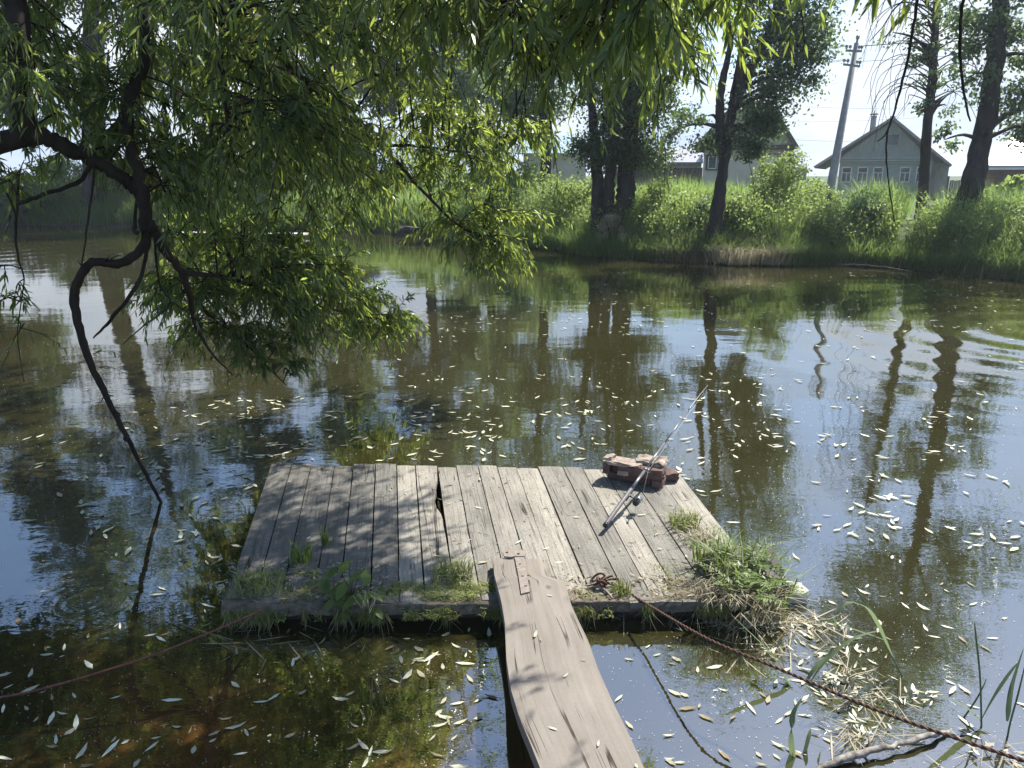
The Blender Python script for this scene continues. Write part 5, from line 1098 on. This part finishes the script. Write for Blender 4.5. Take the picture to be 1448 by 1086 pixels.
reed('reed with one blade arched over in a hoop near the pale block', 2.75, [(1326, 1036), (1290, 980), (1262, 930), (1240, 880), (1215, 840), (1190, 805)], [[(1262, 930, 0), (1242, 885, -.03), (1225, 860, -.06), (1200, 853, -.08), (1183, 872, -.1), (1182, 892, -.1)], [(1250, 905, 0), (1220, 895, .05), (1180, 882, .1), (1150, 882, .14)]])
reed('short reed with three wide blades fanned out left of the hoop-shaped reed', 2.7, [(1122, 1015), (1130, 990), (1140, 970)], [[(1130, 990, 0), (1165, 940, .02), (1205, 905, .05), (1250, 890, .1)], [(1128, 990, 0), (1150, 950, .03), (1170, 930, .06), (1178, 915, .08)], [(1125, 1000, 0), (1110, 960, 0), (1090, 925, .05), (1050, 885, .1), (1030, 865, .12)]], .010)
reed('upright reed with a forked pair of blades right of the floating stick', 2.45, [(1388, 1100), (1388, 1040), (1386, 960), (1380, 900), (1378, 880)], [[(1387, 1020, 0), (1410, 980, .02), (1430, 950, .04), (1442, 935, .05)], [(1386, 1020, 0), (1365, 1000, 0), (1345, 990, -.02), (1325, 985, -.04)], [(1388, 1060, 0), (1360, 1040, -.03), (1330, 1042, -.05), (1300, 1075, -.06)]])
reed('bright broad reed blades rising beside the right edge of the board', 2.3, [(1128, 1120), (1124, 1086), (1122, 1060)], [[(1124, 1090, 0), (1118, 1050, 0), (1122, 1010, .03), (1136, 985, .06)], [(1128, 1100, 0), (1140, 1060, .02), (1146, 1030, .04)], [(1130, 1100, 0), (1170, 1085, -.03), (1210, 1068, -.05)]], .009)
reed('thin leaning reed at the right picture edge with long drooping blades', 2.4, [(1420, 1110), (1425, 1040), (1440, 980), (1452, 930)], [[(1422, 1060, 0), (1395, 1035, .02), (1360, 1036, .04), (1330, 1046, .06)], [(1424, 1050, 0), (1400, 1048, 0), (1370, 1052, .02)], [(1424, 1020, 0), (1430, 975, .05), (1448, 915, .1)]], .006)
reed('dead dark reed stalk leaning left across the cable', 2.5, [(1310, 1090), (1345, 1040), (1380, 990), (1395, 960)], [[(1318, 1080, 0), (1290, 1040, 0), (1262, 1020, .03)], [(1330, 1060, 0), (1318, 1048, 0), (1330, 1035, 0)]], .006)

# ------------------------------------------------------------------ floating willow leaves
def leafmesh(L, wf, curl, k):
    V, T = leaves6(np.zeros((1, 3)), np.array([[1.0, 0, 0]]), np.array([[0, 1.0, 0]]), L, L * wf, 0.0)
    V = V - np.array([[L / 2, 0, 0]]); V[:, 2] = curl * np.array([1.0, .2, .25, .1, .15, 1.0]) * L + .001; return np_mesh('floating_leaf', V, T, np.full(6, k))
variants = [leafmesh(*a) for a in ((.07, .12, .03, .8), (.062, .15, .05, .55), (.082, .10, .02, .95), (.055, .19, .06, .3), (.075, .13, .12, .65), (.042, .24, .04, .5), (.066, .12, .04, .05), (.06, .09, .16, .2))]
for v_ in variants: v_.materials.append(M['fallen'])
def in_deck(x, y, mx=0.0):
    q = [BL, BR, TR, TL]; return all((b.x - a.x) * (y - a.y) - (b.y - a.y) * (x - a.x) > -mx for a, b in zip(q, q[1:] + q[:1]))
def in_gang(x, y):
    if y > at_z(740, 788, .3).y: return False
    px, py = proj(Vector((x, y, .33))); k = min(range(len(Lp)), key=lambda i: abs(Lp[i][1] - py)); return Lp[k][0] - 6 < px < Rp[k][0] + 6
def clear(x, y): return pond_sd(np.array([x]), np.array([y]))[0] < -.05 and not in_deck(x, y, .12) and not in_gang(x, y)
spots = []
def rnd_leaf(x0, x1, y0, y1, n, cl=1.0):
    for _ in range(n):
        q = at_z(rng.uniform(x0, x1), rng.uniform(y0, y1))
        for _k in range(1 + int(rng.random() < .35) + int(rng.random() < .12)):
            p = (q.x + rng.normal(0, .06) * (_k > 0), q.y + rng.normal(0, .05) * (_k > 0))
            if clear(*p): spots.append(p)
rnd_leaf(0, 720, 880, 1086, 62); rnd_leaf(160, 330, 750, 900, 16); rnd_leaf(0, 320, 620, 880, 34); rnd_leaf(830, 1180, 870, 1086, 40); rnd_leaf(1120, 1448, 820, 1086, 28)
rnd_leaf(1040, 1448, 620, 860, 36); rnd_leaf(300, 620, 560, 655, 70); rnd_leaf(590, 1120, 520, 650, 115); rnd_leaf(550, 1448, 430, 620, 110); rnd_leaf(180, 420, 560, 700, 45); rnd_leaf(1150, 1448, 560, 760, 30)
rnd_leaf(1130, 1260, 900, 990, 24); rnd_leaf(940, 1000, 640, 740, 8); rnd_leaf(560, 720, 868, 940, 12)
spots.sort(key=lambda p: p[1]); near_, far_ = spots[:285], spots[285:]
for i, (x, y) in enumerate(near_):
    o = bpy.data.objects.new('floating_leaf', variants[rng.integers(0, len(variants))]); COL.objects.link(o); o.location = (x, y, .0035); o.rotation_euler = (rng.normal(0, .04), rng.normal(0, .04), rng.uniform(0, 6.28)); s = rng.uniform(.4, 1.08) if y > 2.9 else rng.uniform(.5, 1.2); o.scale = (s, s * rng.uniform(.75, 1.2), s)
    props(o, 'small pale fallen willow leaf floating on the pond water', 'leaf', 'willow leaves floating on the pond')
n = len(far_); n2 = 420
for _ in range(n2):
    q = at_z(rng.uniform(450, 1448), rng.uniform(385, 470)); far_.append((q.x, q.y)) if clear(q.x, q.y) else None
P = np.column_stack([np.array(far_), np.full(len(far_), .006)]); a = rng.uniform(0, 6.28, len(P)); Dd = np.column_stack([np.cos(a), np.sin(a), np.zeros(len(P))]); L = rng.uniform(.05, .10, len(P))
V, T = leaves6(P, Dd, np.column_stack([-np.sin(a), np.cos(a), np.zeros(len(P))]), L, L * rng.uniform(.09, .18, len(P)), 0); V = V.reshape(-1, 6, 3); V[:, 0, 2] += .006 * rng.random(len(P)); V[:, 5, 2] += .012 * rng.random(len(P)); V = V.reshape(-1, 3)
props(link('floating_leaves', np_mesh('floating_leaves', V, T, np.repeat(rng.uniform(.4, 1, len(P)), 6)), M['fallen']), 'many small pale willow leaves floating further out on the pond', None, None, 'stuff')
sp = []
while len(sp) < 5200:
    q = at_z(rng.uniform(0, 1448), 380 + 706 * rng.random() ** 1.2)
    if clear(q.x, q.y): sp.append((q.x, q.y, .003))
P = np.array(sp); n = len(P); a = rng.uniform(0, 6.28, n); Dd = np.column_stack([np.cos(a), np.sin(a), np.zeros(n)]); L = rng.uniform(.002, .008, n) * np.clip(P[:, 1] / 4, .7, 1.6); V, T = leaves4(P, Dd, np.column_stack([-np.sin(a), np.cos(a), np.zeros(n)]), L, L * .4)
props(link('pollen_specks', np_mesh('pollen_specks', V, T), M['speck']), 'white pollen and fluff specks scattered on the water', None, None, 'stuff')
# leaves lying on the platform and on the board
for i in range(26):
    u, v = rng.uniform(.02, .98), rng.uniform(.02, .96); q = deck_pt(u, v); o = bpy.data.objects.new('dry_leaf', variants[rng.integers(0, len(variants))]); COL.objects.link(o)
    o.location = (q.x, q.y, DZ + .007); o.rotation_euler = (0, 0, rng.uniform(0, 6.28)); s = rng.uniform(.45, .9); o.scale = (s, s, s * 1.2); props(o, 'dry pale willow leaf lying on the grey platform planks', 'leaf', 'dry leaves on the platform')
for x, y in ((746, 812), (738, 803), (790, 795), (778, 842), (765, 905), (757, 898), (826, 933), (800, 955), (782, 1030), (846, 1052), (900, 1083)):
    q = at_z(x, y, zg(y) + .004); o = bpy.data.objects.new('dry_leaf', variants[rng.integers(0, len(variants))]); COL.objects.link(o); o.location = q; o.rotation_euler = (0, 0, rng.uniform(0, 6.28)); s = rng.uniform(.4, .75); o.scale = (s, s, s * 1.2)
    props(o, 'dry pale willow leaf lying on the wide sun-bleached board', 'leaf', 'dry leaves on the board')

# ------------------------------------------------------------------ hazy back-lit air over the pond
m, nt, out = new_mat('haze'); v = N(nt, 'ShaderNodeVolumePrincipled'); v.inputs['Color'].default_value = (0.86, 0.93, 1.0, 1); v.inputs['Density'].default_value = 0.0011; v.inputs['Anisotropy'].default_value = 0.3
nt.links.new(v.outputs[0], out.inputs['Volume'])
mb = MB(); mb.box((-60, -6, -3), (60, 75, 24)); props(mb.build('haze', m), 'faint bright haze over the pond', None, None, 'stuff')
scene.cycles.volume_bounces = 0
